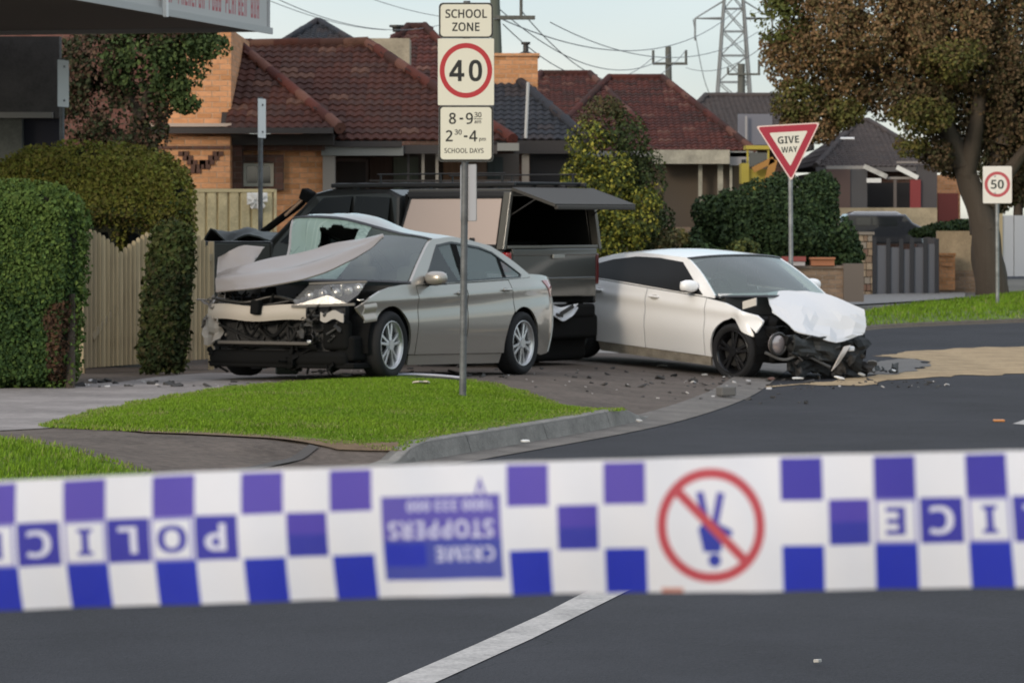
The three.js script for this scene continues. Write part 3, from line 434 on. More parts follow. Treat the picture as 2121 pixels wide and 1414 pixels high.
// ------------------------------------------------------------------ houses
function brickTex(base, vary, mortar, seed) {                                                  // 2 m x 1.2 m of stretcher bond
  const n = 1024, nx = 8, ny = 14, R = mulberry(seed), tone = Array.from({ length: nx * ny * 2 }, () => R());
  const cell = (u, v) => { const r = Math.floor(v * ny), o = r % 2 ? .5 : 0, q = (u * nx + o) % nx, i = Math.floor(q), fu = q - i, fv = v * ny - r; return [fu < .06 || fv < .12 ? 1 : 0, tone[r * nx + i], fu, fv]; };
  const c = dataTex(n, (u, v) => { const [m, t] = cell(u, v), g = .85 + .3 * tile(u, v, 40, seed, 2); return m ? mortar.map(x => x * g) : base.map((x, k) => (x + vary[k] * (t - .5)) * g); });
  const b = dataTex(512, (u, v) => { const [m] = cell(u, v); const k = m ? .1 : .8 + .2 * (tile(u, v, 60, seed, 2) - .5); return [k, k, k]; });
  return { map: rep(c, .5, .8333), bumpMap: rep(b, .5, .8333), bumpScale: .008 };
}
const MB = {
  orange: mat([1, 1, 1], .88, brickTex([.54, .26, .12], [.20, .11, .07], [.46, .29, .18], 31)),
  brown: mat([1, 1, 1], .9, brickTex([.115, .06, .045], [.06, .03, .03], [.13, .10, .085], 32)),
  fawn: mat([1, 1, 1], .9, brickTex([.27, .185, .125], [.10, .07, .05], [.27, .22, .18], 33)),
};
const tileShape = (() => { const w = .315, L = .31, top = (u, v) => new THREE.Vector3((u - .5) * w, .012 + .016 * Math.cos((u - .25) * 12.566) + .024 * (1 - v), v * L); const f = grid((u, v) => top(u, v), 12, 1), e = grid((u, v) => { const p = top(u, 0); return new THREE.Vector3(p.x, p.y - .03 * (1 - v), p.z); }, 12, 1); return mergeGeometries([prep(f), prep(e)]); })();
const TILE = {
  red: [[.075, .027, .019], [.056, .023, .018], [.118, .058, .040], [.066, .031, .024]].map(c => mat(c, .9, { specularIntensity: .4, map: rep(grainA, 1.5) })),
  worn: [[.105, .033, .025], [.078, .028, .023], [.150, .070, .052], [.06, .028, .023]].map(c => mat(c, .9, { specularIntensity: .4, map: rep(grainA, 1.5) })),
  dark: [[.028, .031, .038], [.034, .036, .044], [.024, .025, .03], [.045, .038, .04]].map(c => mat(c, .85, { specularIntensity: .5, map: rep(grainA, 1.5) })),
  brown: [[.082, .068, .065], [.092, .075, .070], [.074, .064, .063], [.086, .071, .068]].map(c => mat(c, .9, { specularIntensity: .4, map: rep(grainA, 1.5) })),
};
const UNDER = mat([.03, .022, .018], 1);
// one roof plane: eave left, eave right, ridge right, ridge left. Tiles are added one by one while 'left' lasts, the rest joined.
function roofFace(o, roof, E0, E1, R1, R0, mats, R, left, skipUnder) {
  { const a = E1.clone().sub(E0), b = R1.clone().add(R0).multiplyScalar(.5).sub(E0); if (b.cross(a).y < 0) [E0, E1, R0, R1] = [E1, E0, R1, R0]; }
  const u = E1.clone().sub(E0), W = u.length(); u.normalize(); const mid = R1.clone().add(R0).multiplyScalar(.5).sub(E0), s = mid.clone().addScaledVector(u, -mid.dot(u)), S = s.length(); s.normalize(); const n = new THREE.Vector3().crossVectors(s, u).normalize(); if (n.y < 0) n.negate();
  const r0 = R0.clone().sub(E0).dot(u), r1 = R1.clone().sub(E0).dot(u), rest = mats.map(() => []), m = new THREE.Matrix4(), dx = .3, dy = .27, i0 = Math.floor(Math.min(0, r0) / dx), W2 = Math.max(W, r1);
  if (!skipUnder) { const P = [E0, E1, R1, R0], g = new THREE.BufferGeometry(), q = []; for (const [a, b, c] of [[0, 1, 2], [0, 2, 3]]) for (const i of [a, b, c]) { const p = P[i].clone().addScaledVector(n, -.012); q.push(p.x, p.y, p.z); } g.setAttribute('position', new THREE.Float32BufferAttribute(q, 3)); roof.push(g); }
  for (let j = 0; j * dy < S - .1; j++) for (let i = i0; (i + .5) * dx < W2; i++) {
    const x = (i + .5) * dx, y = j * dy, f = (y + .15) / S; if (x < lerp(0, r0, f) - .02 || x > lerp(W, r1, f) + .02) continue;
    const p = E0.clone().addScaledVector(u, x).addScaledVector(s, y).addScaledVector(n, (R() - .5) * .006); m.makeBasis(u, n, s); m.multiply(new THREE.Matrix4().makeRotationY((R() - .5) * .03)); m.setPosition(p);
    const q = R() + .35 * (fbm(p.x * .8, p.y * .8, p.z * .8, 2) - .5), k = q < .42 ? 0 : q < .74 ? 1 : q < .93 ? 3 : 2;
    if (left.n > 0) { left.n--; const t = shadow(new THREE.Mesh(tileShape, mats[k])); t.name = 'roof_tile'; t.applyMatrix4(m); o.add(t); } else rest[k].push(tileShape.clone().applyMatrix4(m));
  }
  left.rest.forEach((l, k) => l.push(...rest[k]));
}
function caps(o, A, B, mats, R, step = .42) {                                                  // ridge and hip caps laid in mortar
  const L = A.distanceTo(B), n = Math.max(1, Math.round(L / step)), d = B.clone().sub(A).normalize();
  for (let i = 0; i < n; i++) { const a = A.clone().lerp(B, i / n), b = A.clone().lerp(B, (i + 1.06) / n); a.y += .02; b.y += .035 + (R() - .5) * .02; const m = shadow(new THREE.Mesh(join(bar(a, b, .10, .09, 8)), mats[Math.floor(R() * mats.length)])); m.name = 'ridge_tile'; o.add(m); }
}
function finishRoof(o, roof, left, mats) { if (roof.length) part(o, 'roof', roof, UNDER); const names = left.rest.map((l, k) => [l, k]).filter(([l]) => l.length); for (const [l, k] of names) { const m = part(o, 'roof_tiles', l, mats[k]); m.userData.kind = 'stuff'; } }
const newLeft = n => ({ n, rest: [[], [], [], []] });
const wallPx = (x0, x1, y0, y1, Z, d) => { const a = at(x0, y0, Z), b = at(x1, y1, Z); return boxAB(a.x, b.x, b.y, a.y, -Z - d, -Z); };
const GROUND_Y = -.3;
const down = (x0, x1, y0, Z, d) => { const a = at(x0, y0, Z), b = at(x1, y0, Z); return boxAB(a.x, b.x, GROUND_Y, a.y, -Z - d, -Z); };
function windowPx(o, x0, x1, y0, y1, Z, frame, paneM, bars = 1, w = .05) {                      // window > frame, pane
  const wnd = new THREE.Group(); wnd.name = 'window'; o.add(wnd); const a = at(x0, y0, Z), b = at(x1, y1, Z), gs = [boxAB(a.x, b.x, a.y - w, a.y, -Z, -Z + .06), boxAB(a.x, b.x, b.y, b.y + w, -Z, -Z + .06), boxAB(a.x, a.x + w, b.y + w, a.y - w, -Z, -Z + .06), boxAB(b.x - w, b.x, b.y + w, a.y - w, -Z, -Z + .06)];
  for (let i = 1; i <= bars; i++) { const x = lerp(a.x, b.x, i / (bars + 1)); gs.push(boxAB(x - .02, x + .02, b.y + w, a.y - w, -Z + .01, -Z + .05)); }
  part(wnd, 'frame', gs, frame); part(wnd, 'pane', boxAB(a.x + w, b.x - w, b.y + w, a.y - w, -Z + .012, -Z + .02), paneM);
}
const PANE = mat([.03, .035, .038], .06, { clearcoat: 1, clearcoatRoughness: .05 });
const DARKIN = mat([.018, .016, .016], .9), GUTTER = mat([.20, .20, .185], .6), GUTDK = mat([.035, .028, .026], .6), FASCIA = mat([.46, .42, .33], .7, { map: rep(grainB, 1) });

{ // ---- house A, orange brick with brown hipped roofs
  const R = mulberry(41), o = thing('brick_house', 'orange brick house with brown red hipped tile roof and dark porch behind the crashed cars', 'house');
  const left = newLeft(290), roof = [], Zf = 58;
  // walls
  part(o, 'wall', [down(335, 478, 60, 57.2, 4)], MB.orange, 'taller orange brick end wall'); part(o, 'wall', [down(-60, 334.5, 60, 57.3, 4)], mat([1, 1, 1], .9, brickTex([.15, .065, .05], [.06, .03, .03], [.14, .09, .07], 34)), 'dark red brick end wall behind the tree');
  part(o, 'wall', [down(300, 476, 283, 56.6, .58)], MB.orange);
  part(o, 'ledge', [wallPx(300, 478, 255, 262, 56.5, .69)], mat([.46, .36, .29], .8));
  part(o, 'gutter', [wallPx(300, 690, 264, 276, 56.35, .12), wallPx(690, 832, 292, 304, 57.2, .12)], GUTDK);
  part(o, 'soffit', [wallPx(476, 690, 277, 300, 56.9, .9)], GUTDK);
  part(o, 'brick_band', [wallPx(476, 672, 301, 311, 57.18, .3), wallPx(300, 476.5, 302, 308, 56.57, .025)], MB.brown);
  part(o, 'pier', [down(476, 500, 300, 57.05, .5)], MB.brown);
  part(o, 'wall', [down(500, 668, 300, 57.42, .5)], MB.orange);
  part(o, 'window_surround', [wallPx(497, 586, 320, 336, 57.3, .12), wallPx(497, 503.5, 336, 390, 57.32, .1), wallPx(568, 586, 336, 394, 57.3, .12), wallPx(497, 568, 387, 393, 57.33, .09)], MB.brown);
  windowPx(o, 504, 567, 338, 386, 57.40, mat([.42, .40, .33], .6), PANE, 1, .05);
  for (const [i, j, k] of [[0, 318, 375], [0, 318, 384], [0, 318, 455], [0, 318, 446], [1, 327, 384], [1, 327, 392], [1, 327, 446], [1, 327, 437], [2, 336, 393], [2, 336, 401], [2, 336, 437], [2, 336, 428], [3, 345, 401], [3, 345, 410], [3, 345, 419], [3, 345, 428], [3, 336, 419], [4, 354, 400], [4, 354, 409], [4, 354, 388], [2, 336, 419]])
    part(o, 'dark_brick', box(.10, .075, .03, at(k, 0, 56.59).x, at(0, j, 56.59).y, -56.59, .004), mat([.10, .05, .035], .9));
  part(o, 'column', [down(668, 693, 304, 57.3, .3)], mat([.28, .25, .22], .85));
  part(o, 'wall', [down(693, 1075, 318, 60.4, .3)], mat([.11, .09, .076], .9), 'dark porch back wall');
  part(o, 'fascia', [wallPx(665, 835, 302, 322, 57.25, .08)], GUTTER); part(o, 'fascia', [wallPx(1030, 1075, 296, 312, 57.3, .08)], GUTTER);
  part(o, 'fascia', [wallPx(835, 1030, 300, 318, 57.3, .08)], GUTDK);
  part(o, 'door', [wallPx(698, 757, 335, 470, 60.3, .06)], mat([.035, .026, .024], .5));
  part(o, 'door_frame', [wallPx(692, 698, 330, 470, 60.32, .1), wallPx(757, 764, 330, 470, 60.32, .1), wallPx(698, 757, 328, 335, 60.32, .1)], mat([.16, .13, .12], .7));
  for (const [a, b, c] of [[766, 812, [.09, .055, .04]], [815, 866, [.17, .19, .145]], [918, 963, [.26, .14, .075]], [966, 1008, [.19, .12, .08]], [1010, 1042, [.05, .06, .055]]]) part(o, 'porch_panel', [wallPx(a, b, 325, 470, 60.28, .05)], mat(c, .8, { map: streak }));
  for (const [a, b] of [[873, 879], [902, 908], [843, 848]]) part(o, 'porch_post', [wallPx(a, b, 318, 470, 57.6, .05)], a === 843 ? GUTDK : mat([.34, .30, .25], .7));
  part(o, 'porch_rail', [wallPx(764, 1075, 372, 376, 57.58, .04)], GUTDK);
  // roofs: the small left hip, then the long front slope
  const P = (x, y, Z) => at(x, y, Z);
  const e0 = P(455, 268, 56.45), e1 = P(704, 268, 56.45), a1 = P(482, 88, 60.2), a0 = P(474, 88, 60.2);
  roofFace(o, roof, e0, e1, a1, a0, TILE.red, R, left);
  const f0 = P(640, 291, 57.4), f1 = P(1062, 291, 57.4), g1 = P(760, 92, 61.8), g0 = P(470, 96, 61.8);
  roofFace(o, roof, f0, f1, g1, g0, TILE.red, R, left);
  const h1 = V(f1.x, f1.y, 66.2); roofFace(o, roof, f1, h1, g1, g1, TILE.red, R, left);
  const e2 = V(e1.x, e1.y, 60); roofFace(o, roof, e1, e2, a1, a1, TILE.red, R, left);
  caps(o, e1, a1, TILE.worn, R); caps(o, f1, g1, TILE.worn, R); caps(o, g0, g1, TILE.red, R);
  finishRoof(o, roof, left, TILE.red);
  part(o, 'vent_pipe', bar(P(1089, 286, 57.6), P(1094, 170, 57.6), .028, .028, 10), mat([.42, .42, .41], .5));
}
function hipHouse(name, label, spec) {                                                         // spec: eave [x0,x1,y], ridge [x0,x1,y], Z eave, Z ridge, tile set
  const R = mulberry(spec.seed), o = thing(name, label, 'house'), left = newLeft(spec.n || 0), roof = [];
  const e0 = at(spec.e[0], spec.e[2], spec.Z), e1 = at(spec.e[1], spec.e[2], spec.Z), r0 = at(spec.r[0], spec.r[2], spec.Zr), r1 = at(spec.r[1], spec.r[2], spec.Zr), zb = 2 * spec.Zr - spec.Z;
  const b0 = V(e0.x, e0.y, zb), b1 = V(e1.x, e1.y, zb);
  roofFace(o, roof, e0, e1, r1, r0, spec.t, R, left); roofFace(o, roof, e1, b1, r1, r1, spec.t, R, left); roofFace(o, roof, b0, e0, r0, r0, spec.t, R, left);
  { const g = new THREE.BufferGeometry(), q = []; for (const p of [b1, b0, r0, b1, r0, r1]) q.push(p.x, p.y, p.z); g.setAttribute('position', new THREE.Float32BufferAttribute(q, 3)); roof.push(g); }
  caps(o, e0, r0, spec.t, R, .6); caps(o, e1, r1, spec.t, R, .6); caps(o, r0, r1, spec.t, R, .6);
  finishRoof(o, roof, left, spec.t);
  part(o, 'gutter', [boxAB(e0.x, e1.x, e0.y - .14, e0.y - .01, e0.z - .02, e0.z + .1), boxAB(e1.x - .02, e1.x + .1, e0.y - .14, e0.y - .01, -zb, e0.z - .03)], spec.g || GUTDK);
  part(o, 'wall', [boxAB(e0.x + .4, e1.x - .4, GROUND_Y, e0.y - .1, -zb + .5, e0.z - .5)], spec.w);
  return o;
}
const P = at;
{ // ---- house B with the dark roof right of the sign
  const o = hipHouse('brick_house', 'brick house with blue black tiled roof and orange chimney right of the school sign', { e: [930, 1216, 290], r: [930, 1036, 138], Z: 66, Zr: 70, t: TILE.dark, seed: 42, n: 280, w: MB.brown });
  const ch = part(o, 'chimney', [wallPx(1022, 1114, 116, 190, 69, .9), wallPx(1017, 1118, 110, 116, 68.95, 1)], MB.orange); part(o, 'chimney_flue', [bar(at(1089, 112, 69.4), at(1089, 92, 69.4), .055, .05, 12), bar(at(1089, 92, 69.4), at(1089, 87, 69.4), .085, .09, 12), bar(at(1089, 114, 69.4), at(1089, 107, 69.4), .22, .07, 12)], MT.darkMetal);
  part(o, 'porch_post', [down(1081, 1096, 318, 65.2, .16)], mat([.42, .34, .27], .8)); part(o, 'carport', [wallPx(1098, 1190, 318, 480, 65.35, .1)], DARKIN); part(o, 'beam', [wallPx(1064, 1205, 298, 318, 65.1, .2)], GUTDK);
}
{ // behind house A
  const o = hipHouse('brick_house', 'house with red tiled peak and cream parapet block rising behind the orange one', { e: [700, 1010, 190], r: [845, 880, 58], Z: 74, Zr: 78, t: TILE.worn, seed: 43, w: MB.brown });
  part(o, 'parapet', [wallPx(711, 848, 79, 160, 72, 1.2)], mat([.40, .34, .25], .85, { map: rep(grainB, .5) })); part(o, 'roof_vent', [bar(at(821, 66, 77), at(821, 54, 77), .08, .1, 10), bar(at(821, 56, 77), at(821, 52, 77), .16, .16, 10)], MT.darkMetal);
  hipHouse('tiled_house', 'house of which only the dark slate peak shows behind the brown red roof', { e: [520, 800, 130], r: [655, 662, 47], Z: 82, Zr: 87, t: TILE.dark, seed: 44, w: MB.brown });
}
{ // ---- row of red roofs right of the chimney
  hipHouse('tiled_house', 'small red tiled house next right of the orange chimney', { e: [1040, 1330, 262], r: [1120, 1222, 155], Z: 84, Zr: 90, t: TILE.worn, seed: 45, w: MB.fawn });
  const o = hipHouse('tiled_house', 'red tiled house with pale fascia and porch posts behind the yellow green shrub', { e: [1110, 1560, 312], r: [1262, 1372, 163], Z: 82, Zr: 89, t: TILE.worn, seed: 46, w: mat([.15, .115, .085], .9), g: GUTTER });
  part(o, 'fascia', [wallPx(1352, 1512, 310, 339, 81.6, .3)], FASCIA); part(o, 'fascia', [wallPx(1512, 1590, 316, 342, 81.9, .3)], mat([.27, .25, .25], .7), 'grey fascia');
  part(o, 'wall', [down(1300, 1600, 340, 84.5, .2)], mat([.27, .195, .13], .9));
  for (const [a, b] of [[1447, 1455], [1487, 1498], [1512, 1517]]) part(o, 'porch_post', [down(a, b, 340, 82, .15)], FASCIA);
  part(o, 'porch_wall', [wallPx(1380, 1600, 470, 530, 82.1, .2)], MB.fawn);
  windowPx(o, 1368, 1400, 362, 440, 84.4, mat([.3, .27, .24], .6), PANE, 1, .06); windowPx(o, 1462, 1484, 362, 430, 84.4, mat([.3, .27, .24], .6), PANE, 0, .05);
  const o2 = hipHouse('tiled_house', 'long dark brown tiled roof below the lattice tower', { e: [1360, 1680, 300], r: [1462, 1640, 200], Z: 100, Zr: 108, t: TILE.brown, seed: 47, w: MB.brown });
  part(o2, 'wall', [wallPx(1530, 1600, 236, 300, 99, .3)], mat([.17, .17, .20], .7), 'blue grey gable panel'); part(o2, 'downpipe', [wallPx(1544, 1548, 240, 420, 98.8, .06)], mat([.34, .32, .32], .6));
}
{ // ---- the dark house on the right
  const o = hipHouse('tiled_house', 'dark tiled house with white barge boards and red door behind the slatted gate', { e: [1690, 1960, 345], r: [1778, 1800, 252], Z: 104, Zr: 110, t: TILE.brown, seed: 48, w: MB.brown, g: mat([.10, .09, .09], .6) });
  part(o, 'skylight', [box(.42, .03, .12, at(1757, 287, 106).x, at(1757, 286, 106).y, -106.2, .01, [.4, 0, 0])], MT.white);
  part(o, 'fascia', [wallPx(1712, 1792, 343, 350, 102, .1)], mat([.30, .28, .26], .7));
  const bb = (a, b) => beam(at(a[0], a[1], 101.8), at(b[0], b[1], 101.8), .06, .13);
  part(o, 'barge_board', [bb([1790, 344], [1838, 366])], MT.whiteDirty); part(o, 'barge_board', [bb([1858, 346], [1902, 368])], MT.white); part(o, 'barge_board', [wallPx(1796, 1826, 369, 378, 101.7, .08)], MT.white); part(o, 'beam', [wallPx(1858, 1930, 334, 338, 101.7, .1), wallPx(1838, 1902, 366, 371, 101.9, .1)], mat([.25, .22, .20], .7));
  part(o, 'wall', [down(1712, 1762, 350, 101.9, .3)], mat([.105, .07, .062], .9)); part(o, 'wall', [down(1762, 1797, 350, 101.95, .3)], mat([.085, .082, .085], .9)); part(o, 'wall', [down(1902, 1942, 342, 101.85, .4)], mat([.075, .068, .07], .9));
  part(o, 'carport', [wallPx(1797, 1902, 378, 430, 103.4, .1)], DARKIN); part(o, 'carport_post', [wallPx(1852, 1858, 372, 430, 101.8, .1)], mat([.12, .10, .09], .8)); part(o, 'door', [wallPx(1886, 1908, 372, 430, 101.75, .08)], mat([.22, .03, .03], .5));
  solo('rendered_wall', [wallPx(1700, 1942, 430, 470, 99, .2)], mat([.46, .37, .24], .85, { map: rep(grainB, .4) }), 'cream rendered wall in front of the dark house, behind the dark car', 'wall');
  const b = thing('orange_house', 'narrow strip of orange brick house seen behind the big tree trunk', 'house'); part(b, 'wall', [down(1936, 1990, 362, 112, 5)], MB.orange); part(b, 'window_surround', [wallPx(1944, 1986, 400, 466, 111.9, .1)], mat([.22, .05, .04], .8));
}
{ // ---- fences and walls across the road
  const g = thing('slat_gate', 'dark grey vertical slat gate beside the stone pillar', 'gate');
  const Z = 84.6, y1 = 618;
  const xs = [1812, 1841, 1868, 1890, 1918, 1942];
  for (let i = 0; i < 6; i++) part(g, 'post', [wallPx(xs[i] - 4, xs[i] + 4, [492, 494, 495, 494, 494, 494][i], y1, Z - .06, .12)], mat([.022, .022, .028], .5));
  for (let i = 0; i < 5; i++) part(g, 'panel', [wallPx(xs[i] + 4.5, xs[i + 1] - 4.5, [508, 512, 516, 512, 505][i], y1 - 4, Z, .05)], mat([.11, .115, .135], .55));
  part(g, 'rail', [wallPx(1816, 1940, 535, 539, Z + .06, .05), wallPx(1816, 1940, 596, 600, Z + .06, .05)], mat([.03, .03, .035], .5));
  const p = thing('stone_pillar', 'stone clad pillar at the left of the slatted gate', 'pillar'), R = mulberry(51);
  part(p, 'core', [wallPx(1781, 1808, 486, y1, Z + .02, .3)], mat([.20, .165, .13], .95));
  const cols = [[.30, .22, .15], [.24, .17, .12], [.36, .28, .20], [.20, .12, .09], [.28, .24, .20]];
  for (let j = 0; j < 9; j++) { let x = 1780; while (x < 1806) { const w = Math.min(1808 - x, 8 + R() * 8), y = 486 + j * 14.6; part(p, 'stone', [wallPx(x + .6, x + w - .6, y + .8, y + 13.6, Z - .03 - R() * .04, .08)], mat(cols[Math.floor(R() * 5)], .95)); x += w; } }
  part(p, 'cap', [wallPx(1777, 1812, 480, 486, Z - .1, .42)], mat([.24, .21, .18], .9));
  const w = thing('brick_wall', 'low fawn brick front wall behind the white sedan', 'wall'), M2 = MB.fawn;
  part(w, 'wall', [wallPx(1400, 1786, 556, 625, 70, .22)], M2); part(w, 'coping', [wallPx(1396, 1788, 550, 556, 69.96, .3)], mat([.24, .185, .145], .9));
  part(w, 'pier', [wallPx(1748, 1790, 546, 625, 69.9, .4)], mat([.16, .13, .11], .9));
  const r = thing('brick_wall', 'cream wall with brown base right of the slatted gate', 'wall'); part(r, 'wall', [wallPx(1942, 2036, 478, 560, 86, .2)], mat([.43, .335, .225], .85, { map: rep(grainB, .4) })); part(r, 'base', [wallPx(1942, 2036, 560, 606, 85.95, .25)], MB.fawn);
  solo('letterbox', [wallPx(1946, 1979, 530, 600, 85.3, .3), wallPx(1944, 1981, 524, 530, 85.25, .4), wallPx(1953, 1972, 548, 552, 85.26, .03)], MB.orange, 'orange brick letterbox pillar beside the slatted gate', 'letterbox');
  const f = thing('white_fence', 'white panel fence at the right edge behind the big tree', 'fence'); for (let i = 0; i < 4; i++) part(f, 'panel', [wallPx(2078 + i * 24, 2100.5 + i * 24, 446, 572, 95, .06)], mat([.52, .53, .55], .6)); part(f, 'post', [wallPx(2072, 2078, 442, 574, 94.95, .14)], mat([.48, .38, .22], .7));
  // planters / blocks on the low wall
  solo('terracotta_trough', [wallPx(1681, 1729, 537, 550, 69.9, .3), wallPx(1679, 1731, 533, 537, 69.85, .36)], mat([.42, .17, .085], .8), 'terracotta trough on the low brick wall behind the white sedan', 'planter');
  const bar_ = thing('barrier_board', 'small red and white board on the low wall beside the give way pole', 'barrier'); part(bar_, 'board', [wallPx(1620, 1670, 531, 541, 69.8, .05)], mat([.30, .07, .06], .6)); part(bar_, 'board', [wallPx(1622, 1668, 542, 550, 69.82, .05)], mat([.5, .45, .44], .6));
}
{ // ---- cream steel fence between hedge and ute, with the white ornament
  const f = thing('steel_fence', 'cream ribbed steel fence between the hedge and the dark ute', 'fence'), Z = 53, M = mat([.62, .52, .30], .6, { map: rep(grainB, .5) });
  const x0 = 380, x1 = 566, n = 8; for (let i = 0; i < n; i++) { const a = lerp(x0, x1, i / n), b = lerp(x0, x1, (i + 1) / n), A = at(a, 398, Z), B = at(b, 398, Z), w = B.x - A.x; part(f, 'panel', grid((u, v) => { const k = u < .12 ? u / .12 : u > .88 ? (1 - u) / .12 : 1; return new THREE.Vector3(A.x + w * u * .995, lerp(-.1, A.y, v), -Z + .045 * k); }, 16, 1), M); }
  part(f, 'top_rail', [wallPx(x0 - 2, x1 + 2, 391, 398, Z - .06, .08)], mat([.44, .37, .21], .6)); part(f, 'post', [wallPx(x1 + .5, x1 + 6, 392, 480, Z - .04, .08)], M);
  const o = thing('wall_ornament', 'white lacy plant holder hanging on the cream steel fence behind a pole', 'ornament'), c = at(532, 416, 52.8), gs = [];
  for (let i = 0; i < 9; i++) { const a = (i / 9) * 6.283; gs.push(box(.11, .03, .02, c.x + Math.cos(a) * .10, c.y + Math.sin(a) * .075, c.z + (i % 3) * .012, .005, [0, 0, a])); }
  part(o, 'scroll', gs, MT.foam); part(o, 'plate', [box(.30, .14, .03, c.x, c.y + .05, c.z - .03, .01), box(.2, .1, .03, c.x, c.y - .06, c.z - .032, .01)], MT.white);
}
{ // ---- shop with the canopy at the upper left
  const o = thing('shop', 'grey shop with a deep canopy and red lettered fascia at the upper left', 'shop building');
  const c0 = at(551, 65, 45), c1 = V(c0.x - 12 * .235, c0.y, 33), d = new THREE.Vector3().subVectors(c1, c0), L = d.length(); d.normalize(); const inn = new THREE.Vector3(-d.z, 0, d.x); if (inn.x > 0) inn.negate();
  const Pt = (a, b, y) => c0.clone().addScaledVector(d, a).addScaledVector(inn, b).setY(c0.y + y);
  const slab = (a0, a1, b0, b1, y0, y1) => { const g = new THREE.BoxGeometry(1, 1, 1), p = g.attributes.position; for (let i = 0; i < p.count; i++) { const q = Pt(p.getX(i) > 0 ? a1 : a0, p.getZ(i) > 0 ? b1 : b0, p.getY(i) > 0 ? y1 : y0); p.setXYZ(i, q.x, q.y, q.z); } const r = g.toNonIndexed(); r.computeVertexNormals(); return r; };
  part(o, 'canopy', [slab(0.03, L, .1, 6, .05, .25)], mat([.17, .155, .145], .9));
  const tex = canvasTex(2048, 104, (c, W, H) => { c.fillStyle = '#b4b2ae'; c.fillRect(0, 0, W, H); const R = mulberry(9); c.fillStyle = '#a84a50'; let x = 10, k = 0; const words = [4, 7, 3, 6, 5, 8]; while (x < W - 30) { for (let i = 0; i < words[k % 6] && x < W - 24; i++) { const w = 15; c.fillRect(x, 36, 5, 48); if (R() < .55) c.fillRect(x + w - 5, 36, 5, 48); if (R() < .6) c.fillRect(x, 36, w, 8); if (R() < .6) c.fillRect(x, 56, w, 8); if (R() < .5) c.fillRect(x, 76, w, 8); x += w + 6; } x += 22; k++; } });
  const fs = grid((u, v) => Pt(lerp(L, 0, u), -.012, lerp(.02, .62, v)), 2, 1); { const uv = fs.attributes.uv; for (let i = 0; i < uv.count; i++) uv.setXY(i, uv.getX(i) * 1, uv.getY(i)); }
  part(o, 'fascia', [slab(0, L, 0, .1, 0, .64)], mat([.40, .39, .375], .7));
  part(o, 'fascia_sign', fs, new THREE.MeshPhysicalMaterial({ map: rep(tex, 1, 1), roughness: .5 }), null, true);
  part(o, 'fascia', [slab(-.1, 0, -.02, 6, 0, .64)], mat([.36, .35, .34], .7), 'end board of the canopy');
  part(o, 'edge_trim', [slab(-.12, L, -.05, -.02, -.03, .05)], mat([.42, .42, .40], .6)); part(o, 'bracket', [slab(4.05, 4.13, -.09, -.05, -.05, .5)], MT.white);
  const Z = 46.5; part(o, 'wall', [wallPx(-700, 122, 75, 232, Z, .25)], mat([.085, .078, .072], .9, { map: rep(grainB, .5) })); part(o, 'window_band', [wallPx(-700, 108, 232, 244, Z - .08, .2)], mat([.22, .21, .19], .7));
  part(o, 'wall', [down(-700, 44, 244, Z, .25)], mat([.12, .125, .11], .9, { map: rep(grainB, .5) })); part(o, 'doorway', [down(44, 122, 244, Z + .2, .25)], mat([.012, .012, .022], .7)); part(o, 'wall', [wallPx(112, 122, 232, 244.5, Z, .3)], mat([.085, .078, .072], .9));
}
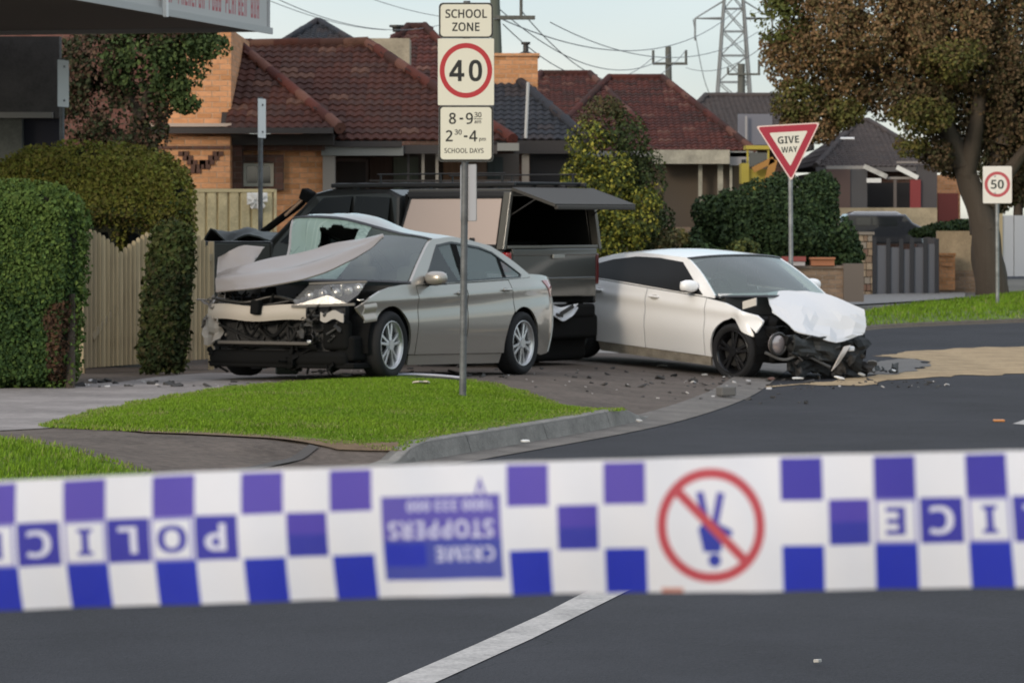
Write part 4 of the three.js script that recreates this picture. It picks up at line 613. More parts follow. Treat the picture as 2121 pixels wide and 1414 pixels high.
// ------------------------------------------------------------------ poles, tower, wires
{
  const WIRE = mat([.19, .20, .21], .8), POLE = mat([.13, .13, .115], .9, { map: streak });
  const u1 = thing('power_pole', 'greenish timber power pole partly hidden behind the school zone sign', 'power pole', V(at(1040, 0, 80).x, 0, 80));
  const y = (py, Z) => CAMY - (py - HY) / F * Z;
  part(u1, 'pole', bar(new THREE.Vector3(.08, -.2, 0), new THREE.Vector3(-.18, y(-60, 80), 0), .17, .10, 12), mat([.12, .135, .11], .9, { map: streak }));
  part(u1, 'crossarm', [box(.9, .09, .09, .28, y(37, 80), .1, .01)], POLE); part(u1, 'insulator', [bar(new THREE.Vector3(.42, y(36, 80), .1), new THREE.Vector3(.42, y(-20, 80), .1), .035)], POLE);
  const u2 = thing('power_pole', 'power pole with a U shaped crossarm above the red tiled roofs', 'power pole', V(at(1388, 0, 125).x, 0, 125));
  part(u2, 'pole', bar(new THREE.Vector3(.05, -.2, 0), new THREE.Vector3(-.06, y(96, 125), 0), .2, .10, 12), POLE);
  part(u2, 'crossarm', [box(1.2, .09, .09, 0, y(132, 125), .12, .01)], POLE);
  for (const k of [1353, 1421]) part(u2, 'insulator', bar(new THREE.Vector3(at(k, 0, 125).x - at(1388, 0, 125).x, y(132, 125), .12), new THREE.Vector3(at(k, 0, 125).x - at(1388, 0, 125).x, y(104, 125), .12), .045), POLE);
  const u3 = thing('power_pole', 'power pole standing in front of the lattice tower', 'power pole', V(at(1536, 0, 140).x, 0, 140));
  part(u3, 'pole', bar(new THREE.Vector3(0, -.2, 0), new THREE.Vector3(0, y(132, 140), 0), .2, .14, 12), POLE); part(u3, 'crossarm', [box(1.25, .08, .08, .1, y(154, 140), .16, .01)], POLE);
  for (const k of [1508, 1572]) part(u3, 'insulator', bar(new THREE.Vector3(at(k, 0, 140).x - at(1536, 0, 140).x, y(154, 140), .16), new THREE.Vector3(at(k, 0, 140).x - at(1536, 0, 140).x, y(k > 1540 ? 124 : 140, 140), .16), .045), POLE);
  // lattice tower
  const Z = 330, T = thing('lattice_tower', 'grey steel lattice transmission tower behind the roofs', 'pylon', V(at(1520, 0, Z).x, 0, Z)), ST = mat([.24, .25, .255], .8, { metalness: .3 });
  const px = k => k * Z / F, yy = py => y(py, Z), half = py => lerp(34, 18, clamp((200 - py) / 200)) + (py > 200 ? (py - 200) * .07 : 0) - (py < 0 ? (-py) * .06 : 0);
  const legs = [[-1, -1], [1, -1], [1, 1], [-1, 1]], cnr = (i, py) => new THREE.Vector3(legs[i][0] * px(half(py)), yy(py), legs[i][1] * px(half(py)));
  for (let i = 0; i < 4; i++) part(T, 'leg', bar(cnr(i, 466), cnr(i, -160), .15, .12, 6), ST);
  const lv = [466, 380, 300, 230, 170, 115, 65, 18, -25, -65, -110, -160];
  for (let k = 0; k < lv.length - 1; k++) { const gs = []; for (let i = 0; i < 4; i++) { const j = (i + 1) % 4; gs.push(bar(cnr(i, lv[k]), cnr(j, lv[k + 1]), .05, .05, 5), bar(cnr(j, lv[k]), cnr(i, lv[k + 1]), .05, .05, 5), bar(cnr(i, lv[k + 1]), cnr(j, lv[k + 1]), .05, .05, 5)); } part(T, 'bracing', gs, ST); }
  for (const [py, w] of [[38, 80], [-60, 100]]) for (const s of [-1, 1]) { const tip = new THREE.Vector3(s * px(w), yy(py), 0); part(T, 'crossarm', [bar(new THREE.Vector3(s * px(half(py)), yy(py), -1), tip, .08, .06, 5), bar(new THREE.Vector3(s * px(half(py)), yy(py), 1), tip, .08, .06, 5), bar(new THREE.Vector3(s * px(half(py - 40)), yy(py - 38), 0), tip, .08, .06, 5)], ST); part(T, 'insulator', bar(tip, tip.clone().add(new THREE.Vector3(0, -2, 0)), .1, .1, 6), ST); }
  const W = (a, za, b, zb, sag, r, label) => { const A = at(a[0], a[1], za), B = at(b[0], b[1], zb), pts = []; for (let i = 0; i <= 24; i++) { const t = i / 24, p = A.clone().lerp(B, t); p.y -= sag * 4 * t * (1 - t); pts.push(p); } solo('wire', new THREE.TubeGeometry(new THREE.CatmullRomCurve3(pts), 40, r * .62, 5), WIRE, label, 'overhead wire'); };
  W([520, -30], 60, [910, 52], 80, .35, .012, 'overhead wire running down from the upper left to behind the school zone sign');
  W([560, 2], 60, [800, 62], 80, .1, .010, 'short overhead wire over the dark slate peak at the left');
  W([700, -30], 60, [1034, 38], 80, .2, .010, 'overhead wire crossing just above the school zone sign');
  W([1036, 38], 80, [1540, 8], 140, 1.2, .022, 'sagging overhead wire between the hidden pole and the tower');
  W([1036, 20], 80, [1388, 112], 125, .9, .02, 'overhead wire sloping down to the U shaped crossarm');
  W([1078, 20], 80, [1421, 104], 125, 1.4, .02, 'lower overhead wire sloping down to the right end of the U shaped crossarm');
  W([1042, 50], 80, [1353, 118], 125, 1.0, .02, 'overhead wire sloping down to the left end of the U shaped crossarm');
  W([1436, 40], 330, [1490, 190], 400, 3, .06, 'thin wire dropping from the left tower arm to behind the roof');
  W([1421, 140], 125, [1620, 60], 100, .5, .018, 'overhead wire rising right from the U shaped crossarm to the big tree');
  W([1140, 46], 90, [1570, 66], 130, .9, .02, 'lowest long sagging wire across the pale sky');
}
// ------------------------------------------------------------------ trees and shrubs
{
  const R = mulberry(61), Z = 84, X = at(2056, 0, Z).x, k = Z / F, o = thing('big_tree', 'big brown green street tree with dark forked trunk at the right', 'tree', V(X, .1, Z)), L = (px, py, dz = 0) => new THREE.Vector3((px - 2056) * k, CAMY - (py - HY) * k - .1, dz);
  part(o, 'trunk', [branchTo(L(2058, 640), L(2040, 470), .42, .33, R, .03), branchTo(L(2040, 480), L(1990, 330), .32, .24, R), branchTo(L(2042, 480, -.1), L(2080, 290, -.4), .27, .18, R), branchTo(L(1992, 340), L(1930, 210, .3), .27, .15, R), branchTo(L(2000, 360), L(2030, 150, .5), .24, .13, R), branchTo(L(2078, 300), L(2140, 120), .22, .12, R), branchTo(L(2050, 420), L(2130, 300, .3), .2, .12, R), branchTo(L(1940, 230, .3), L(1780, 130, .6), .14, .05, R), branchTo(L(1960, 270), L(1860, 220, -.5), .12, .05, R)], BARK);
  const b = (px, py, dz, r, ry = r, c) => { const p = L(px, py, dz); return [p.x, p.y, p.z, r, ry, r, c]; };
  const brown = [[.20, .12, .058], [.165, .102, .052], [.145, .115, .048], [.225, .14, .07], [.115, .09, .042]], olive = [[.10, .10, .028], [.08, .085, .025], [.13, .11, .03], [.11, .08, .034]], dark = [[.085, .064, .034], [.10, .068, .038], [.07, .068, .03], [.125, .083, .046]], gold = [[.11, .12, .03], [.09, .10, .028], [.075, .09, .025]];
  const blobs = [b(1612, 30, .6, .62, .75, gold), b(1640, 110, .2, .75, .9, brown), b(1650, 210, .4, .62, .55, olive), b(1740, 60, .7, 1.2, 1.1, brown), b(1760, 170, -.2, 1.0, .8, brown), b(1700, 250, .3, .65, .4, brown), b(1860, 70, 1.0, 1.3, 1.2, brown), b(1880, 190, .5, 1.0, .8, dark), b(1900, 240, 1.1, .75, .45, olive), b(1830, -60, .3, 1.8, 1.0, brown), b(1980, 80, .4, 1.5, 1.3, brown), b(2000, 230, -.6, 1.2, .9, dark), b(1960, 130, 1.5, .9, .5, olive), b(2090, 110, .3, 1.4, 1.4, dark), b(2110, 260, -.5, 1.1, 1.0, dark), b(2160, 200, .6, 1.3, 1.3, dark), b(2000, -80, 0, 2.2, 1.2, brown), b(1650, -30, .4, .9, .7, brown), b(1935, 320, .4, .45, .4, dark), b(1985, 330, -.4, .55, .45, dark), b(1690, 275, .5, .5, .3, brown), b(1745, 235, .7, .5, .35, olive), b(1640, 265, .4, .35, .25, brown), b(1880, 300, .8, .4, .3, olive), b(2110, 380, -.8, .5, .55, dark)];
  foliage(blobs, 160000, .088, brown, 62, .25, .42, 1.3).mesh(o, 'crown');
}
{ // tree under the shop canopy
  const R = mulberry(63), Z = 53, X = at(300, 0, Z).x, k = Z / F, o = thing('tree', 'dark leafy tree in front of the orange brick end wall, under the shop canopy', 'tree', V(X, .1, Z)), L = (px, py, dz = 0) => new THREE.Vector3((px - 300) * k, CAMY - (py - HY) * k - .1, dz);
  part(o, 'trunk', [branchTo(L(300, 480), L(290, 220), .13, .09, R), branchTo(L(290, 230), L(380, 110), .08, .03, R), branchTo(L(290, 240), L(220, 120), .08, .03, R), branchTo(L(340, 160), L(430, 120), .04, .015, R), branchTo(L(320, 260), L(385, 215), .04, .015, R)], BARK);
  const b = (px, py, dz, r, ry = r, c) => { const p = L(px, py, dz); return [p.x, p.y, p.z, r, ry, r * .8, c]; };
  const dk = [[.04, .05, .022], [.05, .05, .024], [.085, .05, .034], [.035, .045, .022], [.10, .06, .04]], gr = [[.055, .085, .028], [.07, .10, .03], [.045, .07, .025]];
  foliage([b(200, 130, 0, .55, .6, dk), b(290, 120, .1, .65, .6, gr), b(370, 100, .1, .55, .35, gr), b(430, 95, .2, .32, .22, gr), b(400, 150, .1, .3, .22, gr), b(210, 230, 0, .5, .6, dk), b(290, 235, .1, .5, .55, dk), b(345, 185, .1, .32, .3, gr), b(388, 215, .2, .24, .16, gr), b(372, 178, .2, .2, .15, gr), b(250, 300, 0, .55, .45, dk), b(150, 180, -.2, .4, .8, dk), b(330, 60, 0, .8, .4, dk), b(320, 300, .1, .3, .2, dk)], 24000, .07, dk, 64, .2, .46, .8).mesh(o, 'crown');
}
{ // yellow green shrub
  const R = mulberry(65), Z = 51, X = at(1260, 0, Z).x, k = Z / F, o = thing('shrub', 'tall yellow green shrub behind the open canopy door of the ute', 'shrub', V(X, .1, Z)), L = (px, py, dz = 0) => new THREE.Vector3((px - 1260) * k, CAMY - (py - HY) * k - .1, dz);
  part(o, 'stem', [branchTo(L(1262, 580), L(1250, 330), .05, .02, R), branchTo(L(1266, 520), L(1330, 400), .035, .012, R), branchTo(L(1256, 480), L(1200, 330), .03, .012, R), branchTo(L(1260, 420), L(1290, 260), .03, .01, R), branchTo(L(1250, 440), L(1172, 370), .018, .006, R)], BARK);
  const b = (px, py, dz, r, ry = r, c) => { const p = L(px, py, dz); return [p.x, p.y, p.z, r, ry, r, c]; };
  const ye = [[.26, .25, .036], [.16, .175, .03], [.34, .30, .05], [.065, .085, .022], [.085, .105, .026], [.05, .065, .02]], gn = [[.045, .065, .022], [.06, .075, .025], [.035, .05, .02]], rs = [[.10, .075, .035], [.075, .075, .03], [.06, .06, .025]];
  foliage([b(1250, 235, -.2, .36, .26, rs), b(1225, 300, .15, .36, .34, ye), b(1285, 290, -.2, .38, .4, gn), b(1215, 365, .2, .34, .34, ye), b(1265, 370, .2, .36, .36, ye), b(1325, 370, -.25, .38, .5, gn), b(1345, 470, -.3, .38, .4, gn), b(1250, 440, .2, .42, .36, ye), b(1330, 420, .2, .30, .22, ye), b(1300, 470, .2, .42, .3, ye), b(1270, 510, .1, .5, .3, ye), b(1380, 500, .1, .22, .18, rs), b(1172, 368, .1, .09, .12, ye), b(1360, 395, .1, .12, .1, ye)], 23000, .052, ye, 66, .1, .55, .55).mesh(o, 'leaves');
}
{ // dark round bush by the give way pole
  const R = mulberry(67), Z = 71.5, X = at(1640, 0, Z).x, k = Z / F, o = thing('shrub', 'large dark green bush behind the give way sign pole', 'shrub', V(X, .1, Z)), L = (px, py, dz = 0) => new THREE.Vector3((px - 1640) * k, CAMY - (py - HY) * k - .1, dz);
  part(o, 'stem', [branchTo(L(1640, 610), L(1620, 450), .09, .03, R), branchTo(L(1650, 610), L(1710, 480), .08, .03, R), branchTo(L(1630, 600), L(1530, 480), .08, .03, R)], BARK);
  const b = (px, py, dz, r, ry = r, c) => { const p = L(px, py, dz); return [p.x, p.y, p.z, r, ry, r, c]; };
  const g1 = [[.028, .05, .02], [.035, .062, .022], [.022, .04, .018], [.045, .07, .026]];
  foliage([b(1600, 430, .1, .7, .55), b(1680, 440, .1, .6, .5), b(1560, 480, .3, .6, .5), b(1640, 490, .4, .8, .55), b(1720, 500, .2, .55, .5), b(1750, 530, .2, .4, .35), b(1540, 440, .1, .4, .35), b(1700, 390, -.2, .4, .35), b(1600, 535, .3, .7, .3), b(1620, 385, 0, .35, .25), b(1760, 520, 0, .25, .25)], 36000, .075, g1, 68, .2, .36, .8).mesh(o, 'leaves');
  const o2 = thing('shrub', 'smaller dark bush left of the give way bush, in front of the porch', 'shrub', V(at(1490, 0, 73).x, .1, 73)), k2 = 73 / F, L2 = (px, py) => new THREE.Vector3((px - 1490) * k2, CAMY - (py - HY) * k2 - .1, 0);
  part(o2, 'stem', [branchTo(L2(1490, 600), L2(1490, 470), .06, .02, R)], BARK);
  const c = (px, py, r, ry = r, cc) => { const p = L2(px, py); return [p.x, p.y, p.z, r, ry, r, cc]; };
  foliage([c(1480, 440, .42, .38), c(1500, 480, .5, .4), c(1465, 490, .38, .35), c(1520, 420, .35, .3), c(1440, 510, .3, .22, [[.10, .09, .03], [.07, .075, .03]])], 8000, .09, g1, 69, .2, .36, .7).mesh(o2, 'leaves');
  const o3 = thing('shrub', 'low mixed garden shrubs between the white sedan roof and the brick porch', 'shrub', V(at(1420, 0, 62).x, .1, 62)), k3 = 62 / F, c3 = (px, py, r, ry, cc) => [(px - 1420) * k3, CAMY - (py - HY) * k3 - .1, 0, r, ry, r, cc];
  part(o3, 'stem', [bar(new THREE.Vector3(0, -.1, 0), new THREE.Vector3(0, .9, 0), .03, .01)], BARK);
  foliage([c3(1400, 500, .25, .2, [[.12, .10, .03], [.08, .08, .03]]), c3(1440, 520, .3, .2, g1), c3(1380, 525, .3, .2, g1), c3(1480, 530, .25, .15, g1), c3(1540, 520, .3, .2, [[.10, .11, .03], [.05, .07, .025]])], 5000, .07, g1, 70, .2, .4, .5).mesh(o3, 'leaves');
  const o4 = thing('shrub', 'grassy bushes at the foot of the cream wall right of the slatted gate', 'shrub', V(at(1975, 0, 90).x, .1, 90)), k4 = 90 / F, c4 = (px, py, r, ry) => [(px - 1975) * k4, CAMY - (py - HY) * k4 - .1, 0, r, ry, r];
  part(o4, 'stem', [bar(new THREE.Vector3(0, -.1, 0), new THREE.Vector3(0, 1, 0), .03, .01)], BARK);
  foliage([c4(1930, 478, .35, .14), c4(1960, 474, .4, .16), c4(1995, 470, .4, .2), c4(1905, 482, .25, .12)], 3500, .10, g1, 71, .2, .36, .6).mesh(o4, 'leaves');
  const o5 = thing('tree', 'dark tree mass behind the big tree at the right edge', 'tree', V(at(2110, 0, 125).x, .1, 125)), k5 = 125 / F, c5 = (px, py, r, ry, cc) => [(px - 2110) * k5, CAMY - (py - HY) * k5 - .1, 0, r, ry, r, cc];
  part(o5, 'trunk', [bar(new THREE.Vector3(0, -.2, 0), new THREE.Vector3(0, 3.5, 0), .25, .12)], BARK);
  foliage([c5(2090, 320, 1.2, 1.6), c5(2130, 240, 1.4, 1.6), c5(2160, 360, 1.3, 1.3), c5(2060, 400, .6, .8)], 9000, .22, [[.05, .05, .025], [.065, .05, .03], [.04, .045, .022]], 72, .2, .34, 1.6).mesh(o5, 'crown');
}
{ // ---- yellow machine behind the bush
  const Z = 76, o = thing('yellow_loader', 'small yellow loader with a roof bar and glass cab behind the dark bush', 'loader'), Y = mat([.42, .33, .045], .6), OR = mat([.40, .19, .04], .6);
  part(o, 'roof', [wallPx(1546, 1596, 301, 309, Z, .9)], Y); for (const k of [1549, 1592]) part(o, 'cab_post', [wallPx(k - 2, k + 2, 309, 350, Z + .05, .06)], Y); part(o, 'window', [wallPx(1552, 1589, 316, 345, Z + .1, .02)], PANE);
  part(o, 'body', [wallPx(1536, 1552, 338, 380, Z - .1, .7), wallPx(1552, 1590, 350, 420, Z, .8)], Y); part(o, 'boom', [beam(at(1585, 400, Z - .2), at(1603, 330, Z - .2), .12, .16), beam(at(1603, 330, Z - .2), at(1560, 352, Z - .2), .12, .12)], OR); part(o, 'exhaust', [bar(at(1541, 340, Z - .05), at(1541, 330, Z - .05), .05, .05, 10)], MT.black);
  part(o, 'wheel', [place(new THREE.CylinderGeometry(.4, .4, .3, 20), at(1545, 0, Z).x, .5, -Z - .3, Math.PI / 2)], MT.rubber); part(o, 'wheel', [place(new THREE.CylinderGeometry(.4, .4, .3, 20), at(1592, 0, Z).x, .5, -Z - .3, Math.PI / 2)], MT.rubber);
}
// ------------------------------------------------------------------ cars
const carPaint = (c, o = {}) => new THREE.MeshPhysicalMaterial({ color: col(...c), roughness: .42, metalness: .35, clearcoat: .8, clearcoatRoughness: .08, ...o });
function carPt(g, px, py, axis, val) { g.updateMatrixWorld(true); const inv = g.matrixWorld.clone().invert(), o = new THREE.Vector3(0, CAMY, 0).applyMatrix4(inv), d = at(px, py, 30).applyMatrix4(inv).sub(o), t = (val - o[axis]) / d[axis]; return o.addScaledVector(d, t); }
const clipX = (poly, a, b) => { let P = poly; for (const [v, s] of [[a, 1], [b, -1]]) { const o = []; for (let i = 0; i < P.length; i++) { const p = P[i], q = P[(i + 1) % P.length], dp = (p[0] - v) * s, dq = (q[0] - v) * s; if (dp >= 0) o.push(p); if (dp * dq < 0) { const t = dp / (dp - dq); o.push([v, lerp(p[1], q[1], t)]); } } P = o; } return P; };
function panelGeo(poly, Wf, sgn, { holes = [], off = 0, lip = .025, edge = .045 } = {}) {          // a body panel: outline in (x, y), pressed onto the half width function
  const g = flat(poly, holes, edge), p = g.attributes.position, n = new Float32Array(p.count * 3), e = .01, nrm = (x, y) => { const a = -(Wf(x + e, y) - Wf(x - e, y)) / (2 * e), b = -(Wf(x, y + e) - Wf(x, y - e)) / (2 * e), l = Math.hypot(a, b, 1); return [a / l, b / l, sgn / l]; };
  for (let i = 0; i < p.count; i++) { const x = p.getX(i), y = p.getY(i); p.setZ(i, sgn * (Wf(x, y) + off)); n.set(nrm(x, y), 3 * i); }
  g.setAttribute('normal', new THREE.BufferAttribute(n, 3)); const out = [prep(g)];
  if (lip) for (const c of [poly, ...holes]) { const q = []; for (let i = 0; i < c.length; i++) { const a = c[i], b = c[(i + 1) % c.length], L = Math.hypot(b[0] - a[0], b[1] - a[1]), m = Math.max(1, Math.ceil(L / edge)); for (let k = 0; k < m; k++) { const s = k / m, t = (k + 1) / m, x0 = lerp(a[0], b[0], s), y0 = lerp(a[1], b[1], s), x1 = lerp(a[0], b[0], t), y1 = lerp(a[1], b[1], t), z0 = sgn * (Wf(x0, y0) + off), z1 = sgn * (Wf(x1, y1) + off), d = sgn * lip; q.push(x0, y0, z0, x1, y1, z1, x0, y0, z0 - d, x0, y0, z0 - d, x1, y1, z1, x1, y1, z1 - d); } } const r = new THREE.BufferGeometry(); r.setAttribute('position', new THREE.Float32BufferAttribute(q, 3)); r.computeVertexNormals(); out.push(prep(r)); }
  return mergeGeometries(out);
}
function wheel(parent, name, x, y, z, sgn, tr, rr, rimMat, spokes, steer = 0, label) {
  const w = new THREE.Group(); w.name = name; w.position.set(x, y, z); w.rotation.y = steer; parent.add(w); if (label) w.userData.label = label;
  const tw = .112, prof = [[rr - .005, -tw * .85], [rr + .015, -tw], [lerp(rr, tr, .55), -tw * 1.12], [tr - .025, -tw * .98], [tr - .006, -tw * .82], [tr, -tw * .6]];
  const full = [...prof, ...prof.slice().reverse().map(([a, b]) => [a, -b])].map(([a, b]) => new THREE.Vector2(a, b));
  const tyre = new THREE.LatheGeometry(full, 48); tyre.rotateX(Math.PI / 2); const gs = [tyre]; for (const k of [-.035, .035]) { const gr = new THREE.TorusGeometry(tr - .001, .006, 4, 48); gr.translate(0, 0, k); }
  part(w, 'tyre', gs, MT.rubber);
  const f = sgn * .085, rim = []; const barrel = new THREE.LatheGeometry([[rr, -.10], [rr - .008, -.098], [rr - .02, -.07], [rr - .045, 0], [rr - .03, .08]].map(([a, b]) => new THREE.Vector2(a, -b * sgn)), 44); barrel.rotateX(Math.PI / 2); rim.push(barrel);
  for (const a of spokes.ang) { const s = extrude([[-.012 * spokes.w, .03], [.012 * spokes.w, .03], [.0095 * spokes.w, rr * .6], [.014 * spokes.w, rr - .012], [-.014 * spokes.w, rr - .012], [-.0095 * spokes.w, rr * .6]], .022, .004); s.translate(0, 0, -.011); s.rotateX(sgn * -.06); s.rotateZ(a); s.translate(0, 0, f - sgn * .01); rim.push(s); }
  const hub = new THREE.CylinderGeometry(.05, .058, .035, 20); hub.rotateX(sgn * Math.PI / 2); hub.translate(0, 0, f); rim.push(hub); const lip = new THREE.TorusGeometry(rr - .004, .009, 6, 48); lip.translate(0, 0, sgn * .098); rim.push(lip);
  part(w, 'rim', rim, rimMat); const disc = new THREE.CylinderGeometry(rr * .66, rr * .66, .025, 28); disc.rotateX(Math.PI / 2); disc.translate(0, 0, sgn * .03); part(w, 'brake_disc', disc, MT.darkMetal);
  const back = new THREE.CylinderGeometry(rr * .92, rr * .92, .02, 24); back.rotateX(Math.PI / 2); back.translate(0, 0, sgn * -.03); part(w, 'backing', back, MT.blackMatt);
  return w;
}
function makeSeat(parent, x, z) { part(parent, 'seat', [box(.50, .16, .5, x, .50, z, .06), box(.14, .62, .48, x - .27, .82, z, .06, [0, 0, .22]), box(.10, .17, .25, x - .37, 1.17, z, .05, [0, 0, .12])], mat([.17, .16, .15], .9)); }
function sedan(g, p) {
  const vis = p.vis, plan = spline(p.plan), sec = spline(p.sec), belt = spline(p.belt), shoF = spline(p.shoF), shoR = spline(p.shoR), rail = spline(p.rail), rx = spline(p.rearX), crease = p.crease;
  const Wf = (x, y) => p.w * plan(x) * sec(y) + crease * (ss(-.05, .0, y - p.creaseY(x)) * -.0 + .9 * Math.exp(-Math.pow((y - p.creaseY(x)) / .05, 2)) - .8 * Math.exp(-Math.pow((y - p.creaseY(x) + .11) / .075, 2)));
  const warp = gs => { gs = Array.isArray(gs) ? gs : [gs]; if (p.warp) gs.forEach(q => { const a = q.attributes.position, v = new THREE.Vector3(); for (let i = 0; i < a.count; i++) { p.warp(v.fromBufferAttribute(a, i)); a.setXYZ(i, v.x, v.y, v.z); } }); return gs; };
  const add = (name, gs, m, label, parent = g) => part(parent, name, warp(gs), m, label);
  const [A0, A1, C1, C0] = [p.A0, p.A1, p.C1, p.C0], aP = v => [lerp(A0[0], A1[0], v), lerp(A0[1], A1[1], v) + .03 * Math.sin(v * 3.14)], cP = v => [lerp(C0[0], C1[0], v), lerp(C0[1], C1[1], v) + .02 * Math.sin(v * 3.14)];
  const railPts = Array.from({ length: 13 }, (_, i) => { const x = lerp(A1[0], C1[0], i / 12); return [x, rail(x)]; }), N = (f, n) => Array.from({ length: n + 1 }, (_, i) => f(i / n));
  const beltPts = (a, b, n, dy = 0) => N(t => { const x = lerp(a, b, t); return [x, belt(x) + dy]; }, n);
  const tr = p.tr, ar = p.ar, sy = p.sill, wb = p.wb;
  for (const s of [1, -1]) {
    const far = s !== vis;
    // doors
    const fd = [[p.dB + .009, sy], [p.dF - .009, sy + .0], [p.dF - .007, .6], ...beltPts(p.dF - .004, p.dB + .009, 8, -.010)];
    const d1 = add('front_door', panelGeo(fd, Wf, s), p.paint);
    const a0 = Math.asin(clamp((sy - tr) / (ar + .012), -1, 1)) / D2R, rd = [[p.dB - .009, sy], ...arc(-wb, tr, ar + .012, a0, 56, 10), [p.dR - .03, tr + .48], ...beltPts(p.dR, p.dB - .009, 8, -.010)];
    const d2 = add('rear_door', panelGeo(rd, Wf, s), p.paint);
    for (const [d, hx] of [[d1, p.dB + .16], [d2, p.dR + .13]]) { const hy = p.handleY(hx), h = box(.19, .026, .026, hx, hy, s * (Wf(hx, hy) + .022), .012); part(d, 'handle', h, p.handleMat || p.paint); const cup = flat(arc(hx, hy - .008, .055, 0, 360, 16).map(([a, b]) => [hx + (a - hx) * 1.3, hy - .008 + (b - hy + .008) * .55])); const q = cup.attributes.position; for (let i = 0; i < q.count; i++) q.setZ(i, s * (Wf(q.getX(i), q.getY(i)) + .002)); cup.computeVertexNormals(); part(d, 'handle_shade', cup, p.recessShade); }  // flat patch on the door, hollow shade put into its darker colour
    if (!p.noQuarter) {
      const qa = [[p.dR - .042, tr + .48], ...arc(-wb, tr, ar, 58, 180 - a0, 18), [-wb - ar - .15, sy - .03], ...N(t => [rx(lerp(sy - .01, shoR(p.rearTop), t)), lerp(sy - .01, shoR(p.rearTop), t)], 8), ...N(t => { const x = lerp(p.rearTop, C0[0], t); return [x, shoR(x)]; }, 6), ...beltPts(C0[0] + .02, p.dR - .012, 8, -.004)];
      add('rear_quarter', panelGeo(qa, Wf, s), p.paint);
    }
    if (p.fender && !(far && p.noFarFender)) add('front_fender', panelGeo(p.fender({ arc, tr, ar, sy, shoF, a0 }), p.fenderW ? (x, y) => p.fenderW(Wf(x, y), x, y) : Wf, s), p.paint, !far && p.fenderLabel);
    add('sill', panelGeo([[-wb + ar + .05, .13], [-ar - .03, .13], [-ar - .02, sy - .006], [-wb + ar + .02, sy - .006]], (x, y) => Wf(x, y) - .015, s, { off: 0 }), p.sillMat || p.paint);
    // side frame of the cabin with the window opening
    const frame = [...N(v => aP(v), 8), ...railPts.slice(1), ...N(v => cP(1 - v), 6).slice(1), ...beltPts(C0[0] + .03, A0[0] - .03, 16, 0)];
    add('side_frame', panelGeo(frame, Wf, s, { holes: [p.dlo], lip: .03 }), p.paint);
    add('window_trim', panelGeo(p.dlo.map(([x, y]) => { const c = p.dloC; return [c[0] + (x - c[0]) * 1.006, c[1] + (y - c[1]) * 1.03]; }), Wf, s, { holes: [p.dlo.map(([x, y]) => { const c = p.dloC; return [c[0] + (x - c[0]) * .985, c[1] + (y - c[1]) * .93]; })], off: .004, lip: .008 }), MT.trim);
    for (const [x0, x1] of p.pillars) add('window_pillar', panelGeo(clipX(p.dlo, x0, x1), Wf, s, { off: .002, lip: .02 }), MT.blackMatt);
    p.panes.forEach(([x0, x1]) => add('side_window', panelGeo(clipX(p.dlo, x0, x1), Wf, s, { off: -.008, lip: 0 }), p.sideGlass || p.glass));
    // mirror
    const mx = p.mirror[0], my = p.mirror[1], mz = s * (Wf(mx, my) + .12); const ms = new THREE.SphereGeometry(1, 22, 16); { const q = ms.attributes.position; for (let i = 0; i < q.count; i++) { const X = q.getX(i), Y = q.getY(i), Zz = q.getZ(i); q.setXYZ(i, (X < 0 ? X * .55 : X) * .085, Math.sign(Y) * Math.pow(Math.abs(Y), .8) * .072, Math.sign(Zz) * Math.pow(Math.abs(Zz), .75) * .125); } ms.computeVertexNormals(); }
    const mg = new THREE.Group(); mg.name = 'mirror'; mg.position.set(mx, my, mz); g.add(mg); part(mg, 'mirror_shell', ms, p.mirrorMat || p.paint); part(mg, 'mirror_foot', [box(.07, .03, .16, -.01, -.06, -s * .07, .012), box(.10, .02, .2, 0, -.055, -s * .0, .008)], MT.trim); part(mg, 'mirror_glass', box(.006, .10, .18, -.045, .0, 0, .003), MT.chrome);
    // tail lamp
    add('tail_lamp', panelGeo(p.lamp, Wf, s, { off: .008, lip: .02 }), MT.redLamp);
    // wheel house
    for (const cx of [0, -wb]) { const wh = new THREE.CylinderGeometry(ar + .02, ar + .02, .36, 28, 1, true, 0, Math.PI * 2); wh.rotateX(Math.PI / 2); wh.translate(cx, tr + .01, s * (p.w - .24)); const pl = new THREE.CylinderGeometry(ar + .02, ar + .02, .01, 28); pl.rotateX(Math.PI / 2); pl.translate(cx, tr + .01, s * (p.w - .42)); const cut = [wh, pl].map(q => { q = q.toNonIndexed(); const P = q.attributes.position, out = []; for (let i = 0; i < P.count; i += 3) if (Math.min(P.getY(i), P.getY(i + 1), P.getY(i + 2)) > .2) for (let k = 0; k < 3; k++) out.push(P.getX(i + k), P.getY(i + k), P.getZ(i + k)); const r = new THREE.BufferGeometry(); r.setAttribute('position', new THREE.Float32BufferAttribute(out, 3)); r.computeVertexNormals(); return r; }); part(g, 'wheel_arch_liner', cut, MT.blackMatt); }
  }
  // roof, windscreen, rear window, boot, tail
  const roofP = (u, v, dy = 0) => { const x = lerp(A1[0], C1[0], u), t = v * 2 - 1, yr = rail(x), z = t * Wf(x, yr), k = 1 - Math.pow(Math.abs(t), 2.4), bow = lerp(p.bowA, -p.bowC, u) * (1 - t * t); return new THREE.Vector3(x + bow, yr + p.crown * k + dy, z); };
  add('roof', sheet((u, v) => roofP(u, v), 20, 24, .012), p.paint);
  add('headliner', grid((u, v) => roofP(u, v, -.05), 12, 12), mat([.12, .115, .105], .95));
